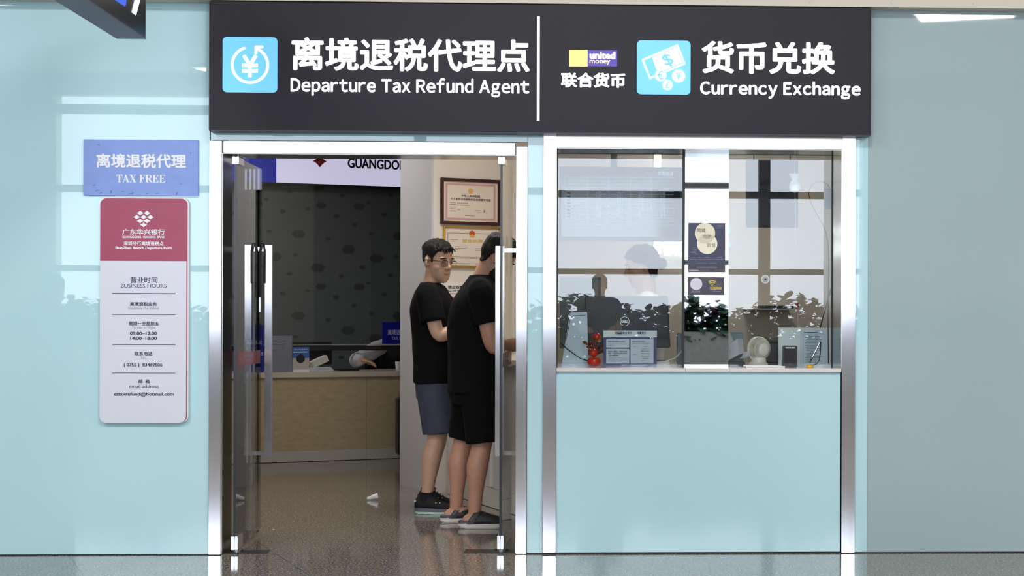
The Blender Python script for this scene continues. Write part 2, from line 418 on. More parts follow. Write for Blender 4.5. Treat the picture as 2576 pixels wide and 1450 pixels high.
# ---- stainless door frame
JD = 0.29                                          # depth of the reveals
ZP = at(540, 355, 0).z
tr = thing('trim_2', None, None, ((XPL+XPR1)/2, 0, 0), kind='structure')
XJL = at(557, 900, 0).x; ZD0 = at(930, 387, 0).z
MB().box(XPL+0.002, XJL, -0.014, JD, 0.004, ZP).build('left_post', M_STEEL, tr, bevel=0.002)
MB().box(XPR0, XPR1, -0.014, JD, 0.004, ZP-0.02).build('right_post', M_STEEL, tr, bevel=0.002)
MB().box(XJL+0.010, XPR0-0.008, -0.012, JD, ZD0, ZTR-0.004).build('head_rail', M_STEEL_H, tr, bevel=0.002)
b = MB(); b.box(XJL, XJL+0.010, -0.004, JD, ZD0, ZTR-0.006); b.box(XPR0-0.010, XPR0, -0.004, JD, ZD0, ZTR-0.006)
b.build('corner_filler', mat('grey_filler', '#7a7a85', 0.4), tr)
b = MB(); b.box(XJL, XJL+0.002, 0.02, JD-0.01, 0.004, ZD0)
b.build('jamb_lining', M_STEEL_POL, tr)
b = MB(); b.box(XJL+0.002, XPR0-0.001, 0.02, JD-0.01, ZD0-0.003, ZD0); b.build('head_lining', M_STEEL_POL, tr)

# ---- exchange booth window
w1 = thing('window_1', None, None, ((XW0+XW3)/2, 0, 0), kind='structure')
MB().box(XW0, XW1, -0.016, JD+0.02, 0.01, ZWTOP+0.002).build('left_post', M_STEEL, w1, bevel=0.002)
MB().box(XW2+0.002, XW3, -0.016, JD+0.02, 0.004, ZWTOP).build('right_post', M_STEEL, w1, bevel=0.002)
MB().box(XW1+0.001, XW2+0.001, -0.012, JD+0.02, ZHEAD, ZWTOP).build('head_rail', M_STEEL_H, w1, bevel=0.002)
M_SILL = mat('white_marble_sill', '#dcd8d8', 0.08, noise_amt=0.05, noise_scale=6)
xs = [XW1+0.001, at(1724, 930, 0).x, at(1834, 930, 0).x, XW2-0.001]
ZS1 = at(1757, 926.5, 0).z
for i in range(3): MB().box(xs[i]+0.0008, xs[i+1]-0.0008, -0.022, 0.42, ZSILL, ZS1).build('sill_slab', M_SILL, w1, bevel=0.0015)
GY = 0.30
M_TRACK = mat('dark_window_track', '#25231f', 0.35, 0.5)
b = MB(); b.box(XW1, XW2, GY-0.012, GY+0.012, ZHEAD-0.004, ZHEAD+0.004); b.build('top_track', M_TRACK, w1)
xs1 = at(1716, 650, GY).x; xs2 = at(1723.5, 650, GY).x
MB().box(xs1, xs2, GY-0.014, GY+0.014, ZS1, ZHEAD).build('meeting_stile', M_TRACK, w1)
MB().box(XW1+0.001, XW1+0.008, GY-0.012, GY+0.012, ZS1, ZHEAD).build('side_seal', M_TRACK, w1)
MB().box(XW2-0.006, XW2, GY-0.006, GY+0.006, ZS1, ZHEAD).build('side_seal', M_TRACK, w1)
MB().box(XW2-0.001, XW2+0.003, 0.0, JD, ZS1, ZHEAD).build('jamb_lining', M_STEEL_POL, w1)
MB().box(XW1+0.001, XW2-0.001, 0.01, GY-0.012, ZHEAD-0.003, ZHEAD).build('head_lining', M_STEEL_POL, w1)
xm0, xm1 = at(1722.5, 650, 0.27).x, at(1832, 650, 0.27).x
MB().box(XW1+0.008, xs1, GY-0.004, GY+0.004, ZS1+0.001, ZHEAD-0.004).build('pane', M_GLASS, w1)
MB().box(xm1-0.02, XW2-0.006, GY-0.004, GY+0.004, ZS1+0.001, ZHEAD-0.004).build('pane', M_GLASS, w1)
# mirror-clad column between the two panes
cz0, cz1 = ZS1+0.0005, at(1777, 383.5, 0.27).z
mc = thing('trim_3', None, None, ((xm0+xm1)/2, 0.27, cz0), kind='structure')
b = MB().box(xm0, xm1, 0.0, 0.02, 0, cz1-cz0)
b.xf(Matrix.Translation((0, 0.262, cz0)) @ Matrix.Rotation(0.0040, 4, 'X'))
b.build('mirror_facing', mat('mirror_facing', '#e9eef2', 0.012, 1.0), mc)
MB().box(xm0+0.002, xm1-0.002, 0.285, 0.36, cz0, cz1+0.02).build('core', M_TRACK, mc)
# ================================================================ signs on the shopfront
SY = -0.10
x0, x1 = at(528, 170, SY).x, at(2189, 170, SY).x
sg = thing('overhead_sign', 'long charcoal sign board with lit white bilingual lettering above the entrance and booth', 'sign', ((x0+x1)/2, 0, ZSIGN0))
MB().box(x0, x1, SY, -0.001, ZSIGN0, ZSIGN1).build('sign_box', M_SIGN, sg, bevel=0.0015)
b = MB(); b.box(x0-0.003, x1+0.003, SY-0.004, -0.001, ZSIGN0-0.006, ZSIGN0); b.box(x0-0.004, x0, SY-0.004, -0.001, ZSIGN0, ZSIGN1); b.box(x1, x1+0.004, SY-0.004, -0.001, ZSIGN0, ZSIGN1)
b.build('edge_trim', mat('dark_edge_trim', '#26242c', 0.35, 0.4), sg)
def S(a, b_, c, d): return R(a, b_, c, d, SY)
q = S(1350.8, 42, 1357.5, 304); MB().box(q[0], q[1], SY-0.006, SY, q[2], q[3]).build('divider', M_SIGN_WHITE, sg)
text('离境退税代理点', S(734, 97, 1332.5, 180), SY-0.0005, M_SIGN_WHITE, sg, off=0.025, th=0.006)
text('Departure Tax Refund Agent', S(731.5, 197, 1331.5, 243.5), SY-0.0005, M_SIGN_WHITE, sg, off=0.024, th=0.006, wide=True)
text('货币兑换', S(1765, 105, 2100, 186.5), SY-0.0005, M_SIGN_WHITE, sg, off=0.029, th=0.006)
text('Currency Exchange', S(1761, 205, 2164.5, 249), SY-0.0005, M_SIGN_WHITE, sg, off=0.030, th=0.006, wide=True)
text('联合货币', S(1411, 183.5, 1573, 221), SY-0.0005, M_SIGN_WHITE, sg, off=0.034, th=0.006)
q = S(1432, 126, 1478, 167.5); MB().box(q[0], q[1], SY-0.006, SY, q[2], q[3]).build('logo_square', M_SIGN_YELLOW, sg)
q = S(1478, 127, 1552.5, 167.5); MB().box(q[0], q[1], SY-0.006, SY, q[2], q[3]).build('logo_panel', M_SIGN_PURPLE, sg)
text('united', S(1483, 131, 1548, 149), SY-0.006, M_SIGN_WHITE, sg, off=0.05, th=0.002)
text('money', S(1483, 151.5, 1535, 164), SY-0.006, M_SIGN_PEACH, sg, off=0.01, th=0.002)
# blue tile with the tax refund pictogram
q = S(560.5, 93.5, 698, 233); t1 = MB().rrect(q[0], q[1], q[2], q[3], 0.022, SY-0.006, SY, 8).build('pictogram_tile', M_SIGN_BLUE, sg)
def P(ox, oy, k, u, v): p = at(ox + u/k, oy + v/k, SY); return (p.x, p.z)
def P1(u, v): return P(540, 70, 7.63, u, v)
cx_, cz_ = P1(682, 717); rr = (P1(1023, 717)[0]-P1(341, 717)[0])/2
b = MB(); a0, a1 = math.radians(109), math.radians(360+63)
b.stroke([(cx_+rr*math.cos(a0+(a1-a0)*i/60), cz_+rr*math.sin(a0+(a1-a0)*i/60)) for i in range(61)], rr*0.145, SY-0.008, SY-0.006)
b.stroke([P1(797, 492), P1(797, 372), P1(915, 372)], rr*0.145, SY-0.008, SY-0.006)
b.build('arrow_ring', M_SIGN_WHITE, t1)
b = MB(); w_ = rr*0.2
b.stroke([P1(562, 535), P1(682, 720)], w_, SY-0.008, SY-0.006, False); b.stroke([P1(797, 535), P1(682, 720)], w_, SY-0.008, SY-0.006, False)
b.stroke([P1(680, 690), P1(680, 952)], w_, SY-0.008, SY-0.006, False)
b.stroke([P1(527, 727), P1(832, 727)], w_, SY-0.008, SY-0.006, False); b.stroke([P1(527, 833), P1(832, 833)], w_, SY-0.008, SY-0.006, False)
b.build('yuan_symbol', M_SIGN_WHITE, t1)
# blue tile with the banknote and coins pictogram
q = S(1602, 102.5, 1737, 238); t2 = MB().rrect(q[0], q[1], q[2], q[3], 0.022, SY-0.006, SY, 8).build('pictogram_tile', M_SIGN_BLUE, sg)
def P2(u, v): return P(1540, 20, 6.04, u, v)
b = MB(); Wd = 0.0052
b.stroke([P2(630, 1048), P2(575, 1072), P2(462, 795), P2(988, 572), P2(1097, 850), P2(810, 970)], 0.0098, SY-0.008, SY-0.006)
b.prism([P2(672, 942), P2(610, 762), P2(975, 606), P2(1062, 832), P2(800, 945)][::-1], SY-0.008, SY-0.006)
b.build('banknote', M_SIGN_WHITE, t2)
b = MB()
for u, v, r in ((734, 1028, 86), (1007, 1038, 98), (840, 1175, 77)):
    c = P2(u, v); b.disc(c[0], c[1], r/6.04/481, SY-0.0095, SY-0.006, 36)
b.build('coin', M_SIGN_WHITE, t2)
def bx2(u0, v0, u1, v1): p, q_ = P2(u0, v0), P2(u1, v1); return (p[0], q_[0], q_[1], p[1])
text('$', bx2(752, 702, 930, 896), SY-0.008, M_SIGN_BLUE, t2, off=0.02, th=0.002, rot=0.4)
text('€', bx2(686, 962, 778, 1092), SY-0.0095, M_SIGN_BLUE, t2, off=0.012, th=0.001)
text('¥', bx2(966, 984, 1050, 1094), SY-0.0095, M_SIGN_BLUE, t2, off=0.012, th=0.001)
text('£', bx2(810, 1128, 872, 1222), SY-0.0095, M_SIGN_BLUE, t2, off=0.012, th=0.001)

# ---- TAX FREE plaque
q = R(209.5, 351.5, 498.5, 492.5, -0.016)
tf = thing('tax_free_plaque', 'pale blue acrylic plaque reading TAX FREE on the left glass wall', 'sign', ((q[0]+q[1])/2, 0, q[2]))
MB().box(q[0], q[1], -0.016, -0.001, q[2], q[3]).build('panel', mat('periwinkle_acrylic', '#7391da', 0.3, noise_amt=0.05, noise_scale=14), tf, bevel=0.001)
text('离境退税代理', R(242.5, 387, 468, 422.5, -0.016), -0.016, M_PLAQUE_WHITE, tf, off=0.028, th=0.001)
text('𝐓𝐀𝐗 𝐅𝐑𝐄𝐄', R(293, 439.5, 416, 459, -0.016), -0.016, M_PLAQUE_WHITE, tf, th=0.001)

b = MB(); rs = random.Random(8)
for u, v, w_, h_ in ((234, 465, 6, 1.2), (240, 478, 9, 3.5), (251, 484, 5, 5), (278, 480, 3, 8), (306, 482, 7, 2), (322, 487, 12, 2), (333, 484, 2, 4), (367, 487, 6, 1.5), (392, 486, 7, 1.2), (443, 484, 3, 8), (454, 462, 3, 2), (479, 384, 2.4, 2.4), (246, 364, 5, 2)):
    q = R(u, v, u+w_, v+h_, -0.0162); a = rs.uniform(-0.5, 0.5)
    b.stroke([(q[0], q[2]), ((q[0]+q[1])/2, q[3]), (q[1], q[2]+(q[3]-q[2])*0.4)], 0.0022, -0.0163, -0.016, True)
b.build('scuff_marks', mat('dark_blue_scuff', '#3f4f94', 0.7), tf, kind='stuff')

# ---- business hours board
BY = -0.03
q = R(250.5, 497, 474.5, 1064.5, BY+0.008)
bh = thing('business_hours_board', 'tall rounded bank notice board with maroon top and white business hours sheet', 'sign', ((q[0]+q[1])/2, 0, q[2]))
MB().rrect(q[0]+0.002, q[1], q[2]+0.001, q[3], 0.035, BY+0.006, -0.001, 8).build('backing', mat('white_acrylic_edge', '#e6e2e4', 0.25), bh, bevel=0.001)
q = R(251.5, 499.5, 471, 1063, BY+0.003); M_MAROON = mat('maroon_print', '#9f2f57', 0.35, noise_amt=0.04, noise_scale=6)
MB().rrect(q[0], q[1], q[2], q[3], 0.032, BY+0.003, BY+0.006, 8).build('maroon_sheet', M_MAROON, bh)
q = R(251, 657, 468.5, 1064.5, BY); MB().rrect(q[0], q[1], q[2], q[3], 0.035, BY, BY+0.003, 8, skip=(2, 3)).build('white_sheet', mat('pale_lavender_print', '#d6d8e8', 0.3), bh)
YB = BY+0.0028
b = MB()
def star(cx, cz, w, h):
    pts = []
    for k in range(4):
        ax, az = ((w, 0), (0, h), (-w, 0), (0, -h))[k]; bx, bz = ((0, h), (-w, 0), (0, -h), (w, 0))[k]
        for i in range(5):
            u = i/5; ctl = 0.36
            x = (1-u)**2*ax + 2*u*(1-u)*(ax+bx)*ctl + u*u*bx; z = (1-u)**2*az + 2*u*(1-u)*(az+bz)*ctl + u*u*bz
            pts.append((cx+x, cz+z))
    return pts
lx0, lx1, lz0, lz1 = R(335.5, 530.5, 387, 572, YB); cw = (lx1-lx0)/3; rh = (lz1-lz0)/4.2
for row, n in enumerate((2, 3, 2, 1)):
    for i in range(n): b.prism(star((lx0+lx1)/2+(i-(n-1)/2)*cw, lz1-rh*(0.6+row), cw*0.53, rh*0.62), YB-0.0012, YB)
b.build('bank_emblem', M_PLAQUE_WHITE, bh)
for s_, bx, of in (('广东华兴银行', (307.8, 576.5, 414.8, 591.2), 0.02), ('GUANGDONG  HUAXING  BANK', (307.8, 593.8, 414.8, 599.8), 0.025), ('深圳分行离境退税点', (310.7, 607.5, 411.6, 618.3), 0.02), ('ShenZhen Branch Departure Point', (289.7, 620.5, 433, 629), 0.035)):
    text(s_, R(*bx, YB), YB, M_PLAQUE_WHITE, bh, off=of, th=0.0008)
for s_, bx, of, m_ in (('营业时间', (328, 697.3, 396, 712.3), 0.012, M_INK), ('BUSINESS HOURS', (304.3, 714.8, 419, 724.4), 0.0, M_INK), ('离境退税业务', (327, 760.3, 394.8, 770.5), 0.02, M_INK),
        ('Departure Tax Refund', (322.4, 772.4, 399.2, 780.4), -0.005, M_INK_GREY), ('星期一至星期五', (324.3, 809.2, 399.6, 819.3), 0.02, M_INK), ('Monday to Friday', (332.3, 821.2, 391.6, 828.8), -0.005, M_INK_GREY),
        ('09:00–12:00', (327, 835, 394.8, 843.2), 0.03, M_INK), ('14:00–18:00', (327.6, 847.2, 394.8, 855.4), 0.03, M_INK), ('联系电话', (338.3, 885.3, 383.4, 895.2), 0.02, M_INK),
        ('TEL', (353.4, 898.2, 368.5, 904), -0.005, M_INK_GREY), ('( 0755 )  83469506', (311.3, 913.8, 408.6, 925), 0.025, M_INK), ('邮  箱', (348.7, 954.6, 376.2, 965), 0.02, M_INK),
        ('email address', (325, 968.2, 399.3, 977), 0.0, M_INK), ('sztaxrefund@hotmail.com', (286.5, 987.5, 437.8, 998.2), 0.022, M_INK)):
    text(s_, R(*bx, BY), BY, m_, bh, off=of, th=0.0008)
for yy, th_ in ((739, 2.2), (792, 1.4), (867.5, 1.4), (939, 1.4)):
    q = R(282, yy-th_/2, 441.5, yy+th_/2, BY); MB().box(q[0], q[1], BY-0.0008, BY, q[2], q[3]).build('ruled_line', M_INK, bh)

# ---- black gate sign hanging over the hall, its end nearest the shopfront
HY = -1.0
hx0, hx1 = at(295, 96, HY).x, at(366.5, 96, HY).x; hz = at(330, 96, HY).z
hs = thing('hanging_gate_sign', 'black hanging lightbox sign seen from below at the upper left corner', 'sign', ((hx0+hx1)/2, -2.2, hz))
MB().box(hx0, hx1, -3.4, HY, hz, hz+0.55).build('sign_box', mat('black_lightbox', '#1d1d22', 0.3, 0.2), hs, bevel=0.002)
b = MB(); b.box(hx0-0.002, hx1+0.003, -3.4, HY+0.001, hz-0.004, hz+0.002); b.build('bottom_cover', mat('dark_grey_cover', '#3a3848', 0.4), hs)
for yy in (-1.4, -3.0): MB().tube([((hx0+hx1)/2, yy, hz+0.54), ((hx0+hx1)/2, yy, HALL_Z)], 0.012, 10).build('hanger_rod', M_STEEL_POL, hs)
fx = hx1+0.0005
def side(pts, m_, nm):
    b = MB(); a = [b.bm.verts.new((fx+0.002, y, z)) for y, z in pts]; c = [b.bm.verts.new((fx, y, z)) for y, z in pts]
    b._f(a); b._f(c[::-1]); n = len(pts)
    for i in range(n): b._f([a[i], c[i], c[(i+1) % n], a[(i+1) % n]])
    b.build(nm, m_, hs)
def sp(px, py):
    d = ray(px, py); p = CAM + d*((fx - CAM.x)/d.x); return (p.y, p.z)
pw = [sp(331.5, 31), sp(341.5, 38.5), sp(357, -22), sp(345, -27)]
side(pw, M_SIGN_WHITE, 'white_mark')
side([sp(285, -2), sp(313, 16.5), sp(316, 13), sp(317, -4)], mat('backlit_royal_blue', '#2f52c8', 0.3, emit='#2f57d6', estr=0.8), 'blue_mark')
# ================================================================ tax refund office behind the doors
CZ = 3.0
M_OFFCEIL = mat('office_ceiling_paint', '#bdb8ae', 0.7); M_OFFWALL = mat('office_wall_paint', '#d3c9bb', 0.55)
struct('ceiling_office', MB().box(-8, 5, 0.061, 9.0, CZ, CZ+0.1), M_OFFCEIL)
struct('wall_back', MB().box(-8, 5, 8.9, 9.0, 0, CZ), M_OFFWALL)
struct('wall_outer_left', MB().box(-8.1, -8, 0.061, 9.0, 0, CZ), M_OFFWALL)
struct('wall_outer_right', MB().box(4.9, 5.0, 0.061, 8.9, 0, CZ), M_OFFWALL)
TH = math.radians(23.4)
K0 = on_floor(656.6, 1166.4); K0.z = 0
U = Vector((math.cos(TH), math.sin(TH), 0)); V = Vector((-math.sin(TH), math.cos(TH), 0))
def LK(px, py, yl, org=None, u=None, v=None):
    org = org or K0; u = u or U; v = v or V
    p = on_plane(px, py, org + v*yl, v) - org
    return p.dot(u), p.z
def RK(px0, py0, px1, py1, yl, org=None, ang=None):
    u, v = (U, V) if ang is None else (Vector((math.cos(ang), math.sin(ang), 0)), Vector((-math.sin(ang), math.cos(ang), 0)))
    mx, my = (px0+px1)/2, (py0+py1)/2
    return LK(px0, my, yl, org, u, v)[0], LK(px1, my, yl, org, u, v)[0], LK(mx, py1, yl, org, u, v)[1], LK(mx, py0, yl, org, u, v)[1]
# left side wall of the office, running back at the room's own angle
a = Vector((XPL+0.0, JD+0.03, 0)); bq = a + V*7.2
n_ = Vector((-V.y, V.x, 0))*-1
struct('wall_office_left', MB().slab([(a.x, a.y), (bq.x, bq.y), (bq.x-0.1, bq.y), (a.x-0.1, a.y)], 0, CZ), M_OFFWALL)
# patterned rear wall with hexagon figures
hw = thing('wall_patterned', None, None, K0, TH, kind='structure')
HB = 1.95
M_HEX0 = mat('dark_taupe_wallpaper', '#666b6f', 0.55); M_HEX1 = mat('darker_hexagon_print', '#45494d', 0.5)
MB().box(-1.6, 4.2, HB, HB+0.08, 0, CZ).build('wallpaper', M_HEX0, hw, local=True)
b = MB(); rnd = random.Random(11)
tile = [(0.10, 0.12, 0.075), (0.52, 0.02, 0.075), (0.33, 0.34, 0.07), (0.82, 0.20, 0.075), (0.18, 0.55, 0.032), (0.62, 0.30, 0.03), (0.70, 0.52, 0.034), (0.42, 0.58, 0.026), (0.88, 0.44, 0.03), (0.05, 0.36, 0.028), (0.30, 0.14, 0.028), (0.96, 0.03, 0.034), (0.55, 0.62, 0.055), (0.93, 0.62, 0.06), (0.24, 0.74, 0.03), (0.75, 0.72, 0.03), (0.02, 0.66, 0.026)]
for i in range(6):
    for k in range(4):
        for x, z, r in tile:
            X, Z = -1.5 + i*1.0 + x, 0.1 + k*0.78 + z
            if X < 4.1 and Z < CZ-0.1: b.disc(X, Z, r, HB-0.002, HB, 6, rz=r*0.62)
b.build('hexagon_print', M_HEX1, hw, local=True)
# lightbox sign above the counter
ls = thing('lightbox_sign', 'white and blue lit bank sign with red diamond and black capitals high behind the counter', 'sign', K0, TH)
LY = HB-0.14
qw = RK(696, 300, 1080, 466, LY); zb = qw[2]
M_LB = mat('lit_lavender_white', '#cfcbe8', 0.4, emit='#d9d3f2', estr=0.74); M_LBB = mat('lit_cobalt_blue', '#1f2fae', 0.4, emit='#2335c0', estr=0.30)
MB().box(qw[0], 4.0, LY, HB-0.003, zb, 2.92).build('white_panel', M_LB, ls, local=True)
MB().box(-1.0, qw[0]-0.003, LY, HB-0.003, zb, 2.92).build('blue_panel', M_LBB, ls, local=True)
MB().box(-1.0, 4.0, LY-0.004, HB-0.003, zb-0.02, zb-0.001).build('bottom_frame', M_BLACK, ls, local=True)
p = LK(804, 407, LY)
b = MB(); b.prism(star(p[0], p[1]+0.004, 0.066, 0.058), LY-0.012, LY-0.001); b.build('red_diamond', mat('red_acrylic', '#b0231f', 0.3), ls, local=True)
q = RK(874, 402, 1040, 426, LY); text('GUANGDONG', q, LY-0.001, M_BLACK, ls, off=0.02, th=0.015, local=True)
# counter
ct = thing('service_counter', 'long beige panelled service counter with white stone worktop at the back of the office', 'counter', K0, TH)
M_BEIGE = mat('beige_veined_panel', '#b5a585', 0.4, noise_amt=0.10, noise_scale=14, stretch=(1, 1, 2.4)); M_SKIRT = mat('white_stone_skirting', '#b9b8b0', 0.3)
M_TOP = mat('cream_stone_worktop', '#cdc3b4', 0.2, noise_amt=0.04, noise_scale=10)
zt0 = LK(830, 950, -0.03)[1]; zt1 = LK(830, 936.5, -0.03)[1]; zk = LK(830, 1132, 0)[1]
xj = LK(922, 1000, 0)[0]
MB().box(-1.1, xj-0.0015, 0, 0.04, zk, zt0).build('front_panel', M_BEIGE, ct, local=True)
MB().box(xj+0.0015, 2.4, 0, 0.04, zk, zt0).build('front_panel', M_BEIGE, ct, local=True)
MB().box(-1.1, 2.4, 0.04, 0.06, 0, zt0).build('carcass', M_WHITE, ct, local=True)
MB().box(-1.1, xj-0.001, -0.004, 0.04, 0.004, zk-0.001).build('skirting', M_SKIRT, ct, local=True); MB().box(xj+0.001, 2.4, -0.004, 0.04, 0.004, zk-0.001).build('skirting', M_SKIRT, ct, local=True)
MB().box(-1.1, 2.4, -0.03, 0.62, zt0, zt1).build('worktop', M_TOP, ct, local=True, bevel=0.004)
CTZ = zt1
# glass screen over the counter
gs = thing('counter_glass_screen', 'frameless glass screen hanging above the service counter', 'screen', K0, TH)
GYL = 0.22; zg = LK(880, 868.5, GYL)[1]
MB().box(-1.0, 2.2, GYL, GYL+0.01, zg+0.004, CZ).build('pane', M_GLASS, gs, local=True)
MB().box(-1.0, 2.2, GYL-0.001, GYL+0.011, zg, zg+0.005).build('polished_edge', mat('pale_glass_edge', '#aab3b4', 0.2), gs, local=True)
MB().box(-1.0, 2.2, GYL+0.3, GYL+0.33, zg-0.055, zg-0.012).build('rear_rail', mat('dark_rear_rail', '#302e2b', 0.5), gs, local=True)
# counter things
def ctr(name, label, cat): return thing(name, label, cat, K0, TH)
M_BLUE = mat('deep_blue_acrylic', '#141b94', 0.3); M_WPRINT = mat('pale_print', '#b9bfe0', 0.5)
t = ctr('blue_counter_sign', 'deep blue tax refund sign standing on the counter behind the left door handle', 'sign')
q = RK(596, 818, 663.5, 936, 0.10); MB().box(q[0], q[1], 0.10, 0.112, CTZ, q[3]).build('panel', M_BLUE, t, local=True, bevel=0.001)
text('离境退税', RK(600, 856, 659, 868, 0.10), 0.10, M_WPRINT, t, off=0.02, th=0.001, local=True)
text('Tax Refund', RK(612, 873, 652, 879, 0.10), 0.10, M_WPRINT, t, th=0.001, local=True)
text('代理点', RK(640, 886, 662, 895, 0.10), 0.10, M_WPRINT, t, off=0.02, th=0.001, local=True)
MB().box(q[0]+0.02, q[1]-0.02, 0.112, 0.17, CTZ, CTZ+0.006).build('foot', M_BLUE, t, local=True)
t = ctr('acrylic_notice_stand', 'white printed notice in a clear upright stand on the counter', 'notice')
q = RK(678, 845, 735, 936, 0.06); MB().box(q[0], q[1], 0.06, 0.066, CTZ, q[3]).build('sheet', mat('pale_lilac_paper', '#b9b7cf', 0.5), t, local=True)
MB().box(q[0]-0.002, q[1]-0.001, 0.056, 0.059, CTZ, q[3]+0.003).build('clear_cover', M_GLASS, t, local=True); MB().box(q[0], q[1], 0.066, 0.12, CTZ, CTZ+0.004).build('foot', M_GLASS, t, local=True)
b = MB()
for i, (wd, yy) in enumerate(((36, 857), (38, 866), (30, 870), (35, 875), (12, 881))):
    k = RK(683, yy, 683+wd, yy+1.6, 0.06); b.box(k[0], k[1], 0.0595, 0.06, k[2], k[3])
b.build('printed_lines', M_INK_GREY, t, local=True)
t = ctr('travel_leaflet_stand', 'blue and white travel leaflet stand with a round dark picture on the counter', 'leaflet')
q = RK(736, 874, 778, 936, 0.05); zm = q[2]+(q[3]-q[2])*0.56
MB().box(q[0], q[1], 0.05, 0.056, zm, q[3]).build('blue_sheet', mat('leaflet_blue', '#3f6fbe', 0.5), t, local=True); MB().box(q[0], q[1], 0.05, 0.056, CTZ+0.02, zm).build('cream_sheet', mat('leaflet_cream', '#bdb9b4', 0.5), t, local=True)
MB().box(q[0], q[1], 0.04, 0.08, CTZ, CTZ+0.021).build('foot', M_PAPER, t, local=True)
p = LK(756, 903, 0.05); MB().disc(p[0], p[1], 0.037, 0.0485, 0.05, 30).build('round_picture', mat('dark_picture', '#23262b', 0.5), t, local=True)
k = RK(741, 878, 773, 882.5, 0.05); text('Enjoy Tax Refund', k, 0.05, M_PAPER, t, off=0.02, th=0.0008, local=True)
k = RK(738, 885, 774, 887.5, 0.05); MB().box(k[0], k[1], 0.0492, 0.05, k[2], k[3]).build('white_bar', M_PAPER, t, local=True)
t = ctr('paper_carton', 'white tissue carton tipped against papers on the counter', 'box')
b = MB(); q = RK(782, 884, 828, 932, 0.30)
b.box(-0.075, 0.075, -0.05, 0.05, 0, 0.055); b.xf(Matrix.Translation(((q[0]+q[1])/2, 0.30, CTZ+0.055)) @ Matrix.Rotation(-0.42, 4, 'Y')); b.build('carton', mat('carton_white', '#cfcbc4', 0.6), t, local=True, bevel=0.002)
b = MB()
for i in range(5): b.box(q[0]-0.005+0.004*i, q[1]+0.02-0.006*i, 0.22, 0.38, CTZ+i*0.007, CTZ+i*0.007+0.005)
b.build('paper_pile', M_PAPER, t, local=True)
t = ctr('desktop_monitor', 'wide black monitor back behind the counter glass beside the leaflet stand', 'monitor')
q = RK(730, 861, 836, 930, 0.56); MB().box(q[0], q[1], 0.57, 0.60, CTZ+0.045, q[3]).build('screen_back', M_BLACK, t, local=True, bevel=0.004)
MB().box((q[0]+q[1])/2-0.09, (q[0]+q[1])/2+0.09, 0.57, 0.70, CTZ, CTZ+0.012).build('base', M_BLACK, t, local=True); MB().box((q[0]+q[1])/2-0.02, (q[0]+q[1])/2+0.02, 0.595, 0.61, CTZ+0.01, CTZ+0.12).build('neck', M_BLACK, t, local=True)
t = ctr('tax_free_counter_sign', 'deep blue TAX FREE sign fixed to the counter glass beside the white wall end', 'sign')
q = RK(962, 811, 1046, 868.5, GYL-0.012); MB().box(q[0], q[1], GYL-0.012, GYL-0.003, zg+0.008, q[3]).build('panel', M_BLUE, t, local=True, bevel=0.001)
text('离境退税代理', RK(975.5, 829.5, 1038, 843.5, GYL-0.012), GYL-0.012, M_WPRINT, t, off=0.02, th=0.001, local=True)
text('𝐓𝐀𝐗 𝐅𝐑𝐄𝐄', RK(985, 847, 1026, 855, GYL-0.012), GYL-0.012, M_WPRINT, t, th=0.001, local=True)
t = ctr('paper_cup', 'small white paper cup on the counter beside the clerk', 'cup')
p = LK(1001, 915, 0.4); MB().lathe([(0.018, 0), (0.026, 0.07), (0.024, 0.07), (0.016, 0.004)], (p[0], 0.4, CTZ), 20).build('cup', M_PAPER, t, local=True, smooth=True)
# end of the white partition, wall with certificates, low cabinets
PA0, PA1 = on_floor(1010, 1218.5), on_floor(1088, 1241.5)
BA = math.radians(28); UB = Vector((math.cos(BA), math.sin(BA), 0)); VB = Vector((-math.sin(BA), math.cos(BA), 0))
PB1 = PA1 + UB*((-0.03-PA1.x)/UB.x)
M_PART = mat('cool_daylit_partition_paint', '#c2c4cb', 0.45); M_PARTB = mat('warm_lit_partition_paint', '#e0d8ce', 0.5)  # one white paint; cool daylight and warm lamp light put into the colours
struct('wall_partition', MB().slab([(PA1.x, PA1.y), (PB1.x, PB1.y), (PB1.x, PB1.y+0.7), (PA0.x+0.34, PA0.y+0.55), (PA0.x, PA0.y)], 0, CZ), M_PARTB)
d_ = (PA1-PA0).normalized(); nn = Vector((d_.y, -d_.x, 0))
e0 = PA0 - d_*0.005; e1 = PA1 - d_*0.004
if nn.x > 0: nn = -nn
struct('trim_4', MB().slab([(e0.x, e0.y), (e1.x, e1.y), (e1.x+nn.x*0.012, e1.y+nn.y*0.012), (e0.x+nn.x*0.012, e0.y+nn.y*0.012)][::-1], 0.0, CZ), M_PART)  # added thin facing that carries the wall end's bluish daylight tint
# partition between the office and the exchange booth
struct('wall_divider', MB().box(-0.03, 0.0, JD+0.03, PB1.y+0.3, 0, CZ), M_OFFWALL)
# cabinet
C0, C1 = on_floor(1127, 1243.5), on_floor(1256, 1284.5)
dv = (C1-C0).normalized(); C2 = C1 + dv*0.62
cb = thing('low_white_cabinet', 'low white cabinet run under the certificates where the two men stand', 'cabinet', (C0.x, C0.y, 0))
def cabinet(mb, off0, z0, z1, far=-0.035):
    nx = Vector((dv.y, -dv.x, 0));
    if nx.x > 0: nx = -nx
    A, Bq = C0 + nx*off0, C2 + nx*off0
    yb = PA1.y + (far-PA1.x)*math.tan(BA) - 0.012; ya = PA1.y + (A.x-PA1.x)*math.tan(BA) - 0.012
    return mb.slab([(A.x, A.y), (Bq.x, Bq.y), (far, Bq.y), (far, yb), (A.x, ya)], z0, z1)
M_CAB = mat('white_laminate', '#c9c6c6', 0.35)
cabinet(MB(), 0.0, 0.13, 0.93).build('body', M_CAB, cb); cabinet(MB(), 0.003, 0.004, 0.127).build('plinth', M_CAB, cb); cabinet(MB(), 0.02, 0.93, 0.965).build('worktop', M_TOP, cb, bevel=0.003)
